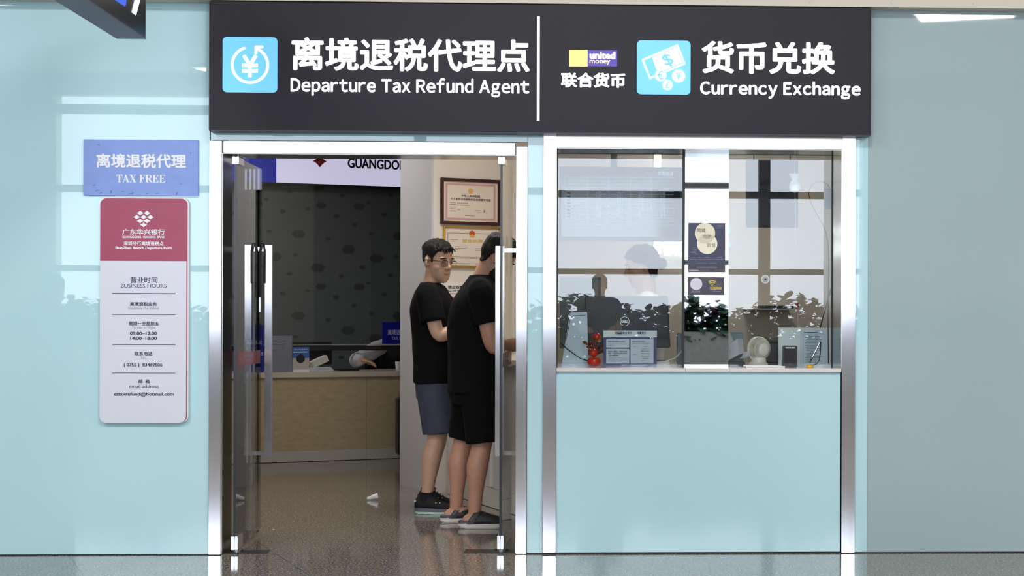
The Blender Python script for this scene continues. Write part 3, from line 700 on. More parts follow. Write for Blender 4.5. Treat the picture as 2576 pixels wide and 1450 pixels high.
vt = on_floor(1238, 1264+14); vt = C0 + dv*((vt-C0).dot(dv)); nx = Vector((dv.y, -dv.x, 0)); nx = -nx if nx.x > 0 else nx
MB().slab([(vt.x, vt.y), (vt.x+dv.x*0.03, vt.y+dv.y*0.03), (vt.x+dv.x*0.03+nx.x*0.012, vt.y+dv.y*0.03+nx.y*0.012), (vt.x+nx.x*0.012, vt.y+nx.y*0.012)], 0.14, 0.92).build('trim_strip', M_WHITE, cb)
# certificates
def cert(name, label, bx, frame_m, fw):
    t = thing(name, label, 'certificate', PA1, BA)
    x0, x1, z0, z1 = RK(*bx, -0.025, PA1, BA)
    b = MB()
    for q in ((x0, x1, z0, z0+fw), (x0, x1, z1-fw, z1), (x0, x0+fw, z0+fw, z1-fw), (x1-fw, x1, z0+fw, z1-fw)): b.box(q[0], q[1], -0.025, -0.001, q[2], q[3])
    b.build('frame', frame_m, t, local=True, bevel=0.003)
    MB().box(x0+fw, x1-fw, -0.010, -0.002, z0+fw, z1-fw).build('certificate_sheet', mat('certificate_cream', '#ded2c4', 0.4), t, local=True)
    return t, (x0+fw, x1-fw, z0+fw, z1-fw)
def sub(b4, u0, v0, u1, v1): return (b4[0]+(b4[1]-b4[0])*u0, b4[0]+(b4[1]-b4[0])*u1, b4[3]-(b4[3]-b4[2])*v1, b4[3]-(b4[3]-b4[2])*v0)
t, c = cert('maroon_framed_certificate', 'licence certificate in a dark maroon frame, upper of the two on the wall', (1110, 450, 1261, 566), mat('dark_maroon_wood', '#3d1016', 0.25), 0.022)
M_ROSE = mat('rose_border_print', '#c69a98', 0.5); b = MB()
for u0, v0, u1, v1 in ((0.04, 0.04, 0.96, 0.09), (0.04, 0.91, 0.96, 0.96), (0.04, 0.09, 0.075, 0.91), (0.925, 0.09, 0.96, 0.91)):
    q = sub(c, u0, v0, u1, v1); b.box(q[0], q[1], -0.0112, -0.010, q[2], q[3])
b.build('border_print', M_ROSE, t, local=True)
q = sub(c, 0.45, 0.16, 0.55, 0.30); MB().disc((q[0]+q[1])/2, (q[2]+q[3])/2, (q[1]-q[0])*0.46, -0.0115, -0.010, 24, rz=(q[3]-q[2])*0.5).build('gold_emblem', mat('pale_gold_print', '#d5a765', 0.5), t, local=True)
M_CERTINK = mat('brown_black_print', '#4a3c3a', 0.6)
text('中华人民共和国', sub(c, 0.33, 0.325, 0.67, 0.385), -0.0105, M_CERTINK, t, off=0.02, th=0.0008, local=True)
text('个人本外币兑换特许业务经营许可证', sub(c, 0.13, 0.41, 0.87, 0.47), -0.0105, M_CERTINK, t, off=0.02, th=0.0008, local=True)
rows = []
for u0, u1, v in ((0.12, 0.22, 0.52), (0.25, 0.45, 0.53), (0.12, 0.22, 0.575), (0.25, 0.48, 0.585), (0.12, 0.22, 0.68), (0.25, 0.31, 0.695), (0.12, 0.23, 0.735), (0.58, 0.68, 0.71), (0.62, 0.8, 0.76), (0.4, 0.57, 0.84)):
    q = sub(c, u0, v, u1, v+0.014); rows.append((q[0], q[1], q[2], q[3]-q[2]))
M_FADE = mat('faded_print', '#93857c', 0.6); xm_ = sub(c, 0.53, 0, 0.53, 1)[0]
zm_ = sub(c, 0, 0.64, 1, 0.64)[2]
for side_ in (True, False):
    for up_ in (True, False): bars([r for r in rows if (r[0] < xm_) == side_ and (r[2] > zm_) == up_], -0.0102).build('printed_lines', M_FADE, t, local=True)
q = sub(c, 0.71, 0.66, 0.8, 0.78); MB().disc((q[0]+q[1])/2, (q[2]+q[3])/2, 0.008, -0.0112, -0.010, 20).build('red_seal', mat('faded_red_seal', '#b8655a', 0.6), t, local=True)
t, c = cert('gold_framed_licence', 'business licence in a thin gold frame, lower of the two on the wall', (1117, 570, 1261, 674), mat('polished_gold_frame', '#c9a04a', 0.2, 0.9), 0.012)
M_TEAL = mat('grey_border_print', '#8b8682', 0.6); b = MB()
for u0, v0, u1, v1 in ((0.05, 0.13, 0.95, 0.145), (0.05, 0.93, 0.95, 0.945), (0.05, 0.145, 0.06, 0.93), (0.94, 0.145, 0.95, 0.93)):
    q = sub(c, u0, v0, u1, v1); b.box(q[0], q[1], -0.0112, -0.010, q[2], q[3])
b.build('border_print', M_TEAL, t, local=True)
q = sub(c, 0.44, 0.06, 0.56, 0.24); MB().disc((q[0]+q[1])/2, (q[2]+q[3])/2, (q[1]-q[0])*0.44, -0.0120, -0.010, 26, rz=(q[3]-q[2])*0.48).build('red_emblem', mat('red_emblem_print', '#c04526', 0.5), t, local=True)
q = sub(c, 0.455, 0.17, 0.545, 0.235); MB().rrect(q[0], q[1], q[2], q[3], 0.004, -0.0128, -0.012).build('gold_base_print', mat('pale_gold_print2', '#d9a445', 0.5), t, local=True)
text('营业执照', sub(c, 0.32, 0.29, 0.70, 0.385), -0.0105, mat('gold_print', '#d3b45c', 0.5), t, off=0.02, th=0.0008, local=True)
rows = []
for u0, u1, v in ((0.1, 0.24, 0.31), (0.1, 0.18, 0.35), (0.18, 0.44, 0.49), (0.18, 0.40, 0.53), (0.13, 0.24, 0.57), (0.56, 0.66, 0.53), (0.56, 0.66, 0.58), (0.14, 0.64, 0.76), (0.2, 0.6, 0.79)):
    q = sub(c, u0, v, u1, v+0.012); rows.append((q[0], q[1], q[2], q[3]-q[2]))
xm_ = sub(c, 0.53, 0, 0.53, 1)[0]
zm_ = sub(c, 0, 0.64, 1, 0.64)[2]
for side_ in (True, False):
    for up_ in (True, False): bars([r for r in rows if (r[0] < xm_) == side_ and (r[2] > zm_) == up_], -0.0102).build('printed_lines', M_FADE, t, local=True)
q = sub(c, 0.79, 0.31, 0.85, 0.39)
# no smoking notice
t = thing('no_smoking_notice', 'white no-smoking notice on the wall between the two men', 'sign', PA1, BA)
x0, x1, z0, z1 = RK(1100, 712, 1172, 790, -0.006, PA1, BA); MB().box(x0, x1, -0.006, -0.001, z0, z1).build('panel', M_WHITE, t, local=True)
p = LK(1110, 731, -0.006, PA1, UB, VB); b = MB(); b.stroke([(p[0]+0.036*math.cos(2*PI*i/28), p[1]+0.036*math.sin(2*PI*i/28)) for i in range(29)], 0.010, -0.008, -0.006, False)
b.build('red_ring', mat('signal_red_print', '#c23b44', 0.5), t, local=True)
b = MB(); b.stroke([(p[0]-0.012, p[1]-0.014), (p[0]+0.012, p[1]-0.014)], 0.006, -0.008, -0.006); b.stroke([(p[0], p[1]+0.018), (p[0], p[1]-0.012)], 0.004, -0.008, -0.006); b.build('cigarette_print', M_INK_GREY, t, local=True)
text('禁止吸烟', RK(1127, 719, 1165, 727.5, -0.006, PA1, BA), -0.006, M_BLACK, t, off=0.025, th=0.0008, local=True)
text('NO SMOKING', RK(1127, 730, 1166, 735, -0.006, PA1, BA), -0.006, M_BLACK, t, off=0.01, th=0.0008, local=True)
rows = []
for yy in (738, 749): q = RK(1127, yy, 1160, yy+2, -0.006, PA1, BA); rows.append((q[0], q[1], q[2], q[3]-q[2]))
bars(rows, -0.0062).build('printed_lines', mat('pink_print', '#d79aa2', 0.6), t, local=True)
# suitcase behind the partition
sp_ = on_floor(997, 1169)
t = thing('black_suitcase', 'black wheeled suitcase half hidden behind the white partition', 'suitcase', (sp_.x, sp_.y, 0), math.radians(8))
MB().box(0.0, 0.36, 0, 0.24, 0.055, 0.57).build('shell', M_BLACK, t, local=True, bevel=0.03, seg=3)
for x in (0.05, 0.31):
    for y in (0.04, 0.2):
        MB().lathe([(0.024, -0.012), (0.024, 0.012)], (x, y, 0.026), 16, 'x').build('wheel', M_RUBBER, t, local=True)
        MB().box(x-0.016, x+0.016, y-0.02, y+0.02, 0.03, 0.06).build('caster_housing', M_BLACK, t, local=True)
b = MB(); b.tube([(0.06, 0.22, 0.56), (0.06, 0.22, 0.98), (0.08, 0.22, 1.0), (0.28, 0.22, 1.0), (0.30, 0.22, 0.98), (0.30, 0.22, 0.56)], 0.011, 8); b.build('pull_handle', M_BLACK, t, local=True)
# litter on the floor
p = on_floor(937, 1259)
t = thing('crumpled_paper_scrap', 'small crumpled white paper scrap on the office floor', 'litter', (p.x, p.y, 0))
b = MB(); b.tube([(-0.035, 0, 0.012), (0.0, 0.005, 0.018), (0.036, 0.01, 0.026)], [0.010, 0.014, 0.024], 7)
for v in b.bm.verts: v.co += Vector((0, random.uniform(-.004, .004), random.uniform(-.003, .003)))
for v in b.bm.verts: v.co.z = max(v.co.z, 0.001)
b.build('scrap', M_PAPER, t, local=True)
p = on_floor(688, 1333.5); b = MB().box(p.x-0.006, p.x+0.006, p.y-0.004, p.y+0.004, 0.0, 0.002)
b.build('paper_crumb', M_PAPER, label='tiny white paper crumb on the granite floor just inside the left door', cat='litter')
# office fill panels, out of view, added to raise the room light
for i, (x, y, z, p) in enumerate(ROOM_LAMPS):
    t = thing('office_fill_light', ('unseen ceiling panel added to brighten the low white cabinet', 'unseen ceiling panel added to brighten the service counter', 'unseen ceiling panel added to brighten the middle of the office')[i], 'light', (x, y, CZ))
    MB().box(x-0.3, x+0.3, y-0.3, y+0.3, CZ-0.025, CZ).build('diffuser', M_ROOMLAMP, t); area_light('lamp_glow', (x, y, CZ-0.04), 0.55, 0.55, p, (1, 0.97, 0.93))

# ---------------------------------------------------------------- glass doors, both swung open into the office
PV = 0.13
def leaf(nm, px, sgn, ang):
    X = at(px, 900, PV).x
    r = thing(nm, None, None, (X, PV, 0), ang, kind='structure')
    zt = at(px, 398, PV).z; zf0, zf1 = at(px, 394, PV-0.07).z, at(px, 412.5, PV-0.07).z
    MB().box(-0.006, 0.006, -0.062, 0.70, 0.022, zt).build('glass', M_GLASS_DOOR, r, local=True)
    MB().box(-0.0064, 0.0064, -0.066, -0.0615, 0.07, zt-0.04).build('edge_seal', M_GLASS_EDGE, r, local=True)
    for k, (z0, z1) in enumerate(((0.018, 0.088), (zf1, zf0))):
        b = MB(); b.box(-0.017, -0.0015, -0.07, 0.085, z0, z1); b.box(0.0015, 0.017, -0.07, 0.085, z0, z1); b.box(-0.0015, 0.0015, -0.06, 0.08, z0, z1)
        f = b.build('patch_fitting', M_CHROME, r, local=True, bevel=0.0015)
    MB().lathe([(0.008, zf0), (0.008, zf0+0.03)], (0, -0.0, 0), 12).build('top_pivot', M_STEEL_POL, r, local=True)
    MB().lathe([(0.036, 0.004), (0.036, 0.012), (0.02, 0.018)], (0, 0, 0), 24).build('bottom_pivot', M_STEEL_POL, r, local=True)
    zc0, zc1 = 0.972, 1.046
    for s in (-1, 1):
        b = MB(); b.box(min(s*0.0062, s*0.0068), max(s*0.0062, s*0.0068), -0.02, 0.66, zc0, zc1); o = b.build('red_safety_strip', mat('maroon_safety_film', '#7c2135', 0.3), r, local=True)
        d = 0.64 if True else 0
        hb = MB(); xx = s*0.062
        hb.box(xx-0.019, xx+0.019, 0.59, 0.63, 0.452, 1.636); h = hb.build('pull_bar', M_STEEL, r, local=True, bevel=0.0015)
        for z in (0.467, 1.612):
            MB().box(min(s*0.006, s*0.045), max(s*0.006, s*0.045), 0.602, 0.618, z-0.012, z+0.012).build('bar_standoff', M_STEEL, h, local=True)
        if s == 1:
            for z, w in ((1.022, 0.3), (1.0, 0.22)):
                b = MB(); b.box(0.0068, 0.0072, 0.16, 0.16+w, z-0.004, z+0.004); b.build('strip_print', M_INK_GREY, o, local=True)
    b = MB(); b.box(-0.11, 0.17 if sgn > 0 else 0.06, -0.10, 0.03, 0.0, 0.004) if sgn > 0 else b.box(-0.19, 0.10, -0.10, 0.03, 0.0, 0.004)
    b.build('floor_closer_cover', mat('dark_steel_plate', '#3b3936', 0.3, 0.7), r, local=True)
    return r, X
dl, XL_ = leaf('door_1', 597, 1, 0.0)
dr, XR_ = leaf('door_2', 1262.5, -1, math.radians(-2.4))
# bicycle-style cable locks hanging from the left pull bars
zl = 1.636
for i, px in enumerate((635, 658)):
    x = XL_ + (0.030 if i else -0.030); y = PV + 0.61
    t = thing('cable_lock', ('black cable lock hanging behind the left glass door leaf', 'black cable lock hanging in front of the inner left pull bar')[i], 'lock', (x, y, 1.2))
    MB().tube([(x-0.012, y-0.03, 1.34), (x-0.014, y-0.028, 1.60), (x-0.006, y-0.026, 1.645), (x+0.006, y-0.026, 1.645), (x+0.013, y-0.028, 1.60), (x+0.012, y-0.03, 1.42)], 0.0055, 8).build('cable', M_BLACK, t, smooth=True)
    MB().tube([(x-0.012, y-0.03, 1.26), (x-0.012, y-0.03, 1.34)], 0.009, 10).build('lock_barrel', M_CHROME, t)
    MB().tube([(x-0.012, y-0.03, 1.20), (x-0.012, y-0.03, 1.26)], 0.003, 6).build('key_shank', M_CHROME, t)
# ================================================================ exchange booth behind the window
BWY = 2.85
M_BOOTH = mat('booth_beige_wall', '#b4aca0', 0.55); M_BOOTH2 = mat('booth_pale_wall', '#c9c6c0', 0.5)
struct('wall_booth_back', MB().box(0.0, 2.3, BWY, BWY+0.08, 0, CZ), M_BOOTH)
struct('wall_booth_right', MB().box(2.3, 2.38, JD+0.03, BWY+0.08, 0, CZ), M_BOOTH2)
struct('ceiling_booth', MB().box(0.0, 2.3, JD+0.04, BWY, 2.78, 2.84), M_OFFCEIL)
t = thing('booth_ceiling_light', 'ceiling light panel inside the exchange booth', 'light', (BOOTH_LAMP[0], BOOTH_LAMP[1], 2.78))
MB().box(0.75, 1.25, 1.45, 1.95, 2.757, 2.78).build('diffuser', M_ROOMLAMP, t); area_light('lamp_glow', (BOOTH_LAMP[0], BOOTH_LAMP[1], 2.74), 0.45, 0.45, BOOTH_LAMP[3], (1, 0.94, 0.86))
DZ = ZS1
# inner desk
t = thing('booth_desk', 'white stone desk continuing the sill inside the exchange booth', 'desk', (0.75, 0.8, 0))
MB().box(0.005, 2.29, 0.421, 1.05, DZ-0.03, DZ-0.001).build('desk_top', M_SILL, t)
MB().box(0.005, 2.29, 0.421, 0.45, 0, DZ-0.03).build('front_panel', M_WHITE, t); MB().box(0.01, 0.04, 0.45, 1.03, 0, DZ-0.03).build('side_panel', M_WHITE, t); MB().box(2.25, 2.28, 0.45, 1.03, 0, DZ-0.03).build('side_panel', M_WHITE, t)
# rate screen, its table facing away and read mirrored
SYB = 1.45
q = R(1407, 420, 1716, 607, SYB)
M_SCR = mat('dark_lit_screen', '#10161e', 0.15, emit='#141d29', estr=0.25); M_SCRT = mat('lit_screen_text', '#9fb0c4', 0.4, emit='#a9b9cc', estr=0.3)
t = thing('rate_screen', 'large dark exchange rate screen hung behind the left booth pane, table shown mirrored', 'screen', ((q[0]+q[1])/2, SYB, q[2]))
MB().box(q[0], q[1], SYB, SYB+0.045, q[2], q[3]).build('bezel', mat('screen_grey_bezel', '#32363c', 0.3), t, bevel=0.003)
k = R(1412, 425, 1711, 596, SYB-0.001); MB().box(k[0], k[1], SYB-0.002, SYB, k[2], k[3]).build('display', M_SCR, t)
k2 = R(1424, 447, 1694, 566, SYB-0.003); b = MB()
for i in range(15): z = k2[2] + (k2[3]-k2[2])*i/14; b.box(k2[0], k2[1], SYB-0.0032, SYB-0.002, z-0.0007, z+0.0007)
for u in (0.2, 0.40, 0.6, 0.8): x = k2[0]+(k2[1]-k2[0])*u; b.box(x-0.0007, x+0.0007, SYB-0.0032, SYB-0.002, k2[2], k2[3])
b.build('table_lines', M_SCRT, t)
rates = [('PEN', '100', '168.9', '203.4'), ('RUB', '100', '8.09', '10.61'), ('NZD', '100', '414.2', '470.8'), ('THB', '100', '19.5', '22.6'), ('EUR', '100', '741.3', '802.5'), ('GBP', '100', '866.4', '937.1'), ('JPY', '100', '4.61', '5.03'), ('KRW', '100', '0.49', '0.56')]
for i, row in enumerate(rates):
    z1 = k2[3] - (k2[3]-k2[2])*(i+4)/14 - 0.003; z0 = z1 - (k2[3]-k2[2])/14 + 0.006
    for c_, s_ in enumerate(row):
        xc = k2[0] + (k2[1]-k2[0])*(0.3+0.2*c_)
        text(s_, (xc-0.016, xc+0.016, z0, z1), SYB-0.002, M_SCRT, t, th=0.0008, mirror=True)
    b = MB(); xf_ = k2[0]+0.005
    b.box(xf_, xf_+0.022, SYB-0.0028, SYB-0.002, z0, (z0+z1)/2); b.build('flag', mat(('flag_red', 'flag_blue')[i % 2], ('#a9242b', '#2a3f9a')[i % 2], 0.4), t)
text('联合货币', R(1655, 433, 1694, 443, SYB-0.002), SYB-0.002, M_SCRT, t, off=0.02, th=0.0008, mirror=True)
k = R(1622, 433, 1652, 443, SYB-0.002); MB().box(k[0], k[1], SYB-0.0028, SYB-0.002, k[2], k[3]).build('logo_panel', mat('screen_logo_blue', '#3d4c9a', 0.4), t)
k = R(1537, 370, 1553, 420, SYB+0.02); MB().box(k[0], k[1], SYB+0.045, SYB+0.075, k[2]-0.15, 2.78).build('ceiling_mount', M_BLACK, t)
# lit wall lettering and light strip
t = thing('wall_lettering', 'white lit EXCHANGE lettering on the booth rear wall beside the mirror column', 'sign', (0.8, BWY, 1.6))
text('EXCHANGE', R(1669.5, 606, 1818, 645, BWY-0.03), BWY-0.03, M_SIGN_WHITE, t, off=0.03, th=0.028)
text('货币兑换', R(1700, 560, 1820, 592, BWY-0.03), BWY-0.03, M_SIGN_WHITE, t, off=0.03, th=0.028)
k = R(1648, 340, 1660, 640, BWY-0.02)
t = thing('wall_light_strip', 'vertical glowing light strip on the booth rear wall', 'light', ((k[0]+k[1])/2, BWY, k[2])); MB().box(k[0], k[1], BWY-0.03, BWY-0.012, k[2], 2.7).build('tube', mat('warm_lit_strip', '#fff6e4', 0.5, emit='#fff3dc', estr=3.0), t); MB().box(k[0]-0.01, k[1]+0.01, BWY-0.012, BWY-0.001, k[2], 2.7).build('back_plate', M_WHITE, t)
k = R(1806, 572, 1834, 640, BWY-0.02); M_CYAN = mat('lit_cyan_mark', '#5fe6e0', 0.4, emit='#66ece4', estr=0.7)
t = thing('cyan_wall_mark', 'small lit cyan arrow mark peeking out beside the mirror column', 'sign', (k[1], BWY, k[2]))
zc = (k[2]+k[3])/2; MB().prism([(k[0], k[2]), (k[0]+0.03, k[2]), (k[1]+0.012, k[2]+0.06), (k[0]+0.03, k[2]+0.12), (k[0], k[2]+0.12)], BWY-0.03, BWY-0.001).build('arrow', M_CYAN, t)
k2 = R(1815, 572, 1835, 588, BWY-0.02); MB().box(k2[0], k2[1], BWY-0.03, BWY-0.001, k2[2], k2[3]).build('square', M_CYAN, t)
# dark rate board on the right
YB2 = 1.9
q = R(1877, 404, 2008, 573, YB2)
t = thing('dark_wall_board', 'dark navy notice board hanging behind the right booth pane', 'board', ((q[0]+q[1])/2, YB2, q[2]))
MB().box(q[0], q[1], YB2, YB2+0.03, q[2], q[3]).build('panel', mat('navy_board', '#23242e', 0.4), t, bevel=0.003)
text('EXCHANGE', R(1884, 449, 1968, 467, YB2-0.001), YB2-0.001, mat('dim_board_print', '#0d0d12', 0.5), t, off=0.02, th=0.001)
text('货币兑换', R(1884, 474, 1978, 496, YB2-0.001), YB2-0.001, mat('dim_board_print', '#0d0d12'), t, off=0.02, th=0.001)
for x in (q[0]+0.05, q[1]-0.05): MB().tube([(x, YB2+0.015, q[3]), (x, YB2+0.015, 2.78)], 0.003, 6).build('hanging_wire', M_BLACK, t)
# gourd ornament on a cord
YG = GY+0.05
g0 = at(2000, 470, YG)
t = thing('white_gourd_ornament', 'white gourd ornament on a cord behind the right booth pane', 'ornament', g0)
k = 4330/(9+YG)
MB().lathe([(0.004, -0.034), (0.026, -0.026), (0.035, 0.0), (0.028, 0.022), (0.014, 0.034), (0.020, 0.046), (0.034, 0.068), (0.028, 0.071), (0.004, 0.071)], g0, 28).build('gourd', mat('white_porcelain', '#f2f2f0', 0.25), t, smooth=True)
MB().tube([g0+Vector((0, 0, 0.07)), Vector((g0.x, g0.y, ZHEAD+0.05))], 0.0012, 5).build('cord', M_WHITE, t)
MB().tube([g0+Vector((0, 0, -0.03)), g0+Vector((0.004, 0, -0.17)), g0+Vector((0.002, 0, -0.28)), g0+Vector((0.006, 0, -0.32))], 0.0012, 5).build('tassel', M_WHITE, t)
# suction hook on the pane
p = at(1925, 703, GY-0.005)
t = thing('round_suction_hook', 'small clear round suction hook stuck on the right booth pane', 'hook', p)
MB().lathe([(0.0235, -0.004), (0.0235, 0.0), (0.016, 0.0008), (0.016, -0.005)], (p.x, p.y, p.z), 32, 'y').build('ring', mat('frosted_plastic', '#c2c7c6', 0.3), t, smooth=True); MB().lathe([(0.016, -0.006), (0.016, 0.0005), (0.004, 0.0005)], (p.x, p.y, p.z), 24, 'y').build('disc', mat('grey_frosted_plastic', '#9aa09e', 0.35), t); MB().lathe([(0.005, -0.012), (0.005, -0.006)], (p.x, p.y, p.z), 12, 'y').build('hook_stud', M_RUBBER, t)
# ledge with black tray
YL2 = 2.3
q = R(1892, 774.5, 2011, 779, YL2)
t = thing('white_wall_ledge', 'thin white ledge behind the right booth pane carrying a black tray', 'shelf', ((q[0]+q[1])/2, YL2, q[2]))
MB().box(q[0], q[1], YL2, BWY-0.001, q[2], q[3]-0.006).build('board', M_WHITE, t); zl = q[3]-0.006
q = R(1912, 769, 1997, 775, YL2+0.03); t = thing('black_pen_tray', 'flat black tray lying on the white booth ledge', 'tray', ((q[0]+q[1])/2, YL2+0.1, zl))
b = MB(); b.box(q[0], q[1], YL2+0.03, YL2+0.16, zl, zl+0.006); b.box(q[0], q[1], YL2+0.03, YL2+0.036, zl+0.006, zl+0.02); b.box(q[0], q[1], YL2+0.154, YL2+0.16, zl+0.006, zl+0.02); b.box(q[0], q[0]+0.006, YL2+0.036, YL2+0.154, zl+0.006, zl+0.02); b.box(q[1]-0.006, q[1], YL2+0.036, YL2+0.154, zl+0.006, zl+0.02); b.build('tray', M_BLACK, t)
q = R(2003, 764, 2010, 775, YL2+0.02); t = thing('red_power_adapter', 'small red plug adapter at the end of the booth ledge', 'adapter', (q[0], YL2+0.03, zl))
MB().box(q[0], q[1], YL2+0.02, YL2+0.06, zl, q[3]).build('plug', mat('red_plastic', '#a8352f', 0.35), t, bevel=0.002); a = Vector(((q[0]+q[1])/2, YL2-0.008, zl+0.008)); MB().tube([(a.x, YL2+0.022, zl+0.01), a, a+Vector((-0.004, 0, -0.08)), a+Vector((0.004, 0, -0.18)), a+Vector((0.0, 0, -0.32)), Vector((a.x+0.02, YL2+0.0, 0.6))], 0.002, 6).build('cord', M_WHITE, t)
# grey backing of a document holder, left
YD = 0.55
def quadbox(name, pts, y, th, m_, par, slope=0.0, **kw):
    c = [at(px, py, y) for px, py in pts]; z0 = min(v.z for v in c)
    b = MB(); vs = [(v.x, v.z) for v in c]; b.prism(vs, 0, th)
    for v in b.bm.verts: v.co.y += y + (v.co.z - z0)*slope
    return b.build(name, m_, par, **kw)
p = at(1446, 917, YD)
t = thing('grey_terminal_back', 'pale grey metal back of a tilted terminal at the left end of the booth desk', 'terminal', (p.x, YD, DZ))
quadbox('back_plate', [(1413, 917.5), (1480, 917.5), (1477, 785), (1434, 787)], YD, 0.03, mat('pale_grey_metal', '#8f9aa0', 0.35, 0.5), t, bevel=0.003)
for px, py in ((1443, 816), (1459, 811), (1427, 897), (1471, 897)):
    c = at(px, py, YD-0.001); MB().lathe([(0.007, -0.003), (0.007, 0)], c, 16, 'y').build('screw_cap', M_STEEL_POL, t)
MB().tube([at(1424, 856, YD-0.001), at(1435, 800, YD-0.001), at(1441, 795.5, YD-0.001), at(1474, 793, YD-0.001)], 0.0015, 6).build('panel_seam', M_RUBBER, t)
q = R(1412, 911, 1482, 917.5, YD); MB().box(q[0], q[1], YD-0.02, YD+0.14, DZ, DZ+0.008).build('base', mat('pale_grey_metal', '#8f9aa0'), t)
# black cable across the left corner
t = thing('black_cable', 'thin black cable drooping across the left corner of the booth window', 'cable', at(1440, 890, 0.42))
MB().tube([at(1409, 862, 0.36), at(1425, 877, 0.38), at(1445, 892, 0.40), at(1462, 903, 0.40), at(1478, 908, 0.43)], 0.0032, 7).build('cable', M_BLACK, t)
t = thing('black_aerial_wire', 'short black wire rising behind the grey terminal back', 'wire', at(1440, 785, 0.62))
MB().tube([at(1436, 790, 0.62), at(1444, 772, 0.62), at(1449, 752, 0.63), at(1453, 741, 0.64)], 0.0025, 6).build('wire', M_BLACK, t)
# narrow panel behind
q = R(1408, 700, 1508, 745, 1.25)
t = thing('second_monitor', 'slim black-edged monitor standing behind the grey terminal back', 'monitor', ((q[0]+q[1])/2, 1.0, DZ))
MB().box(q[0], q[1], 1.00, 1.03, DZ+0.08, q[3]).build('screen_back', mat('grey_green_plastic', '#4a5654', 0.4), t, bevel=0.003); MB().box(q[1]-0.014, q[1]+0.001, 0.996, 1.034, DZ+0.08, q[3]).build('black_edge', M_BLACK, t)
MB().box((q[0]+q[1])/2-0.08, (q[0]+q[1])/2+0.08, 0.93, 1.048, DZ-0.001, DZ+0.012).build('base', M_BLACK, t); MB().box((q[0]+q[1])/2-0.02, (q[0]+q[1])/2+0.02, 1.0, 1.02, DZ+0.01, DZ+0.1).build('neck', M_BLACK, t)
# black monitor seen from behind
YM = 0.74
cq = [at(px, py, YM) for px, py in ((1478, 874), (1687, 876), (1680, 745.5), (1470, 745.5))]
pm = at(1580, 900, YM)
t = thing('black_monitor', 'large black monitor seen from behind with a round maker badge, inside the booth', 'monitor', (pm.x, YM, DZ))
b = MB(); b.prism([(v.x, v.z) for v in cq], YM, YM+0.03); b.build('screen_back', M_BLACK, t, bevel=0.006, seg=3)
k = R(1550, 790, 1612, 880, YM-0.02); MB().box(k[0], k[1], YM-0.022, YM, k[2], k[3]).build('stand_column', M_BLACK, t, bevel=0.004)
k = R(1530, 905, 1632, 917, YM); MB().box(k[0], k[1], YM-0.12, YM+0.1, DZ-0.001, DZ+0.012).build('stand_base', M_BLACK, t, bevel=0.004); b = MB(); b.box(k[0]+0.06, k[1]-0.06, YM-0.02, YM-0.001, DZ+0.01, cq[0].z+0.02); b.build('stand_foot', M_BLACK, t)
M_BADGE = mat('silver_badge', '#c3c6ca', 0.3, 0.6)
c = at(1571.5, 809, YM-0.024); r_ = 11.3*(9+YM)/4330; b = MB(); b.stroke([(c.x+r_*math.cos(2*PI*i/40), c.z+r_*math.sin(2*PI*i/40)) for i in range(41)], 0.0024, YM-0.0245, YM-0.022, False); b.build('badge_ring', M_BADGE, t)
text('DELL', R(1563, 805.5, 1580, 812.5, YM-0.022), YM-0.022, M_BADGE, t, off=0.03, th=0.002)
# red berry ornament
YR = GY+0.09
p = at(1495, 917.5, YR)
t = thing('red_berry_ornament', 'red potted ornament with berries and gold leaves beside the booth notice', 'ornament', (p.x, YR, DZ))
kk = (9+YR)/4330
M_RED = mat('glossy_red_ceramic', '#d0321f', 0.15); M_BERRY = mat('dark_red_berry', '#8c1f22', 0.25); M_GOLD = mat('tarnished_gold_leaf', '#8a6a34', 0.4, 0.3)
X, Y_ = p.x, YR
MB().lathe([(0.018, 0), (0.030, 0.004), (0.037, 0.018), (0.036, 0.030), (0.028, 0.042), (0.012, 0.044)], (X-0.002, Y_, DZ), 28).build('pot', M_RED, t, smooth=True)
def PB(px, py, dy=0.0): return at(px, py, YR+dy)
MB().ball(PB(1493, 888), 0.0235, 20, 14).build('red_ball', mat('red_lacquer', '#c7301c', 0.12), t, smooth='all'); MB().ball(PB(1502, 848), 0.0215, 20, 14).build('red_ball', mat('red_lacquer', '#c7301c'), t, smooth='all')
for px, py in ((1485, 862), (1493, 859), (1478, 873), (1487, 872), (1497, 868), (1482, 881), (1500, 876), (1490, 865), (1476, 866), (1489, 847), (1506, 868), (1484, 889)):
    MB().ball(PB(px, py, random.uniform(-0.012, 0.012)), 0.0066, 12, 8).build('berry', M_BERRY, t, smooth='all')
b = MB()
for px, py in ((1482, 881), (1497, 868), (1502, 848), (1493, 888), (1478, 873), (1506, 868), (1489, 847)): b.tube([(X, Y_, DZ+0.04), PB(1494, 880), PB(px, py)], 0.0012, 5)
b.build('stem', M_GOLD, t)
for px, py, a in ((1508, 858, 0.2), (1500, 856, 2.2), (1471, 862, 2.9), (1510, 850, 0.9)):
    c = PB(px, py, -0.015); b = MB(); pts = []
    for u, w in ((-1, 0.1), (-0.5, 0.8), (0, 1), (0.6, 0.7), (1, 0.05)):
        cx2 = c + Vector((math.cos(a), 0, math.sin(a)))*0.014*u; sd = Vector((-math.sin(a), 0.3, math.cos(a)))*0.009*w; pts.append((cx2-sd, cx2+sd))
    b.sheet(pts, 0.001).build('gold_leaf', M_GOLD, t)
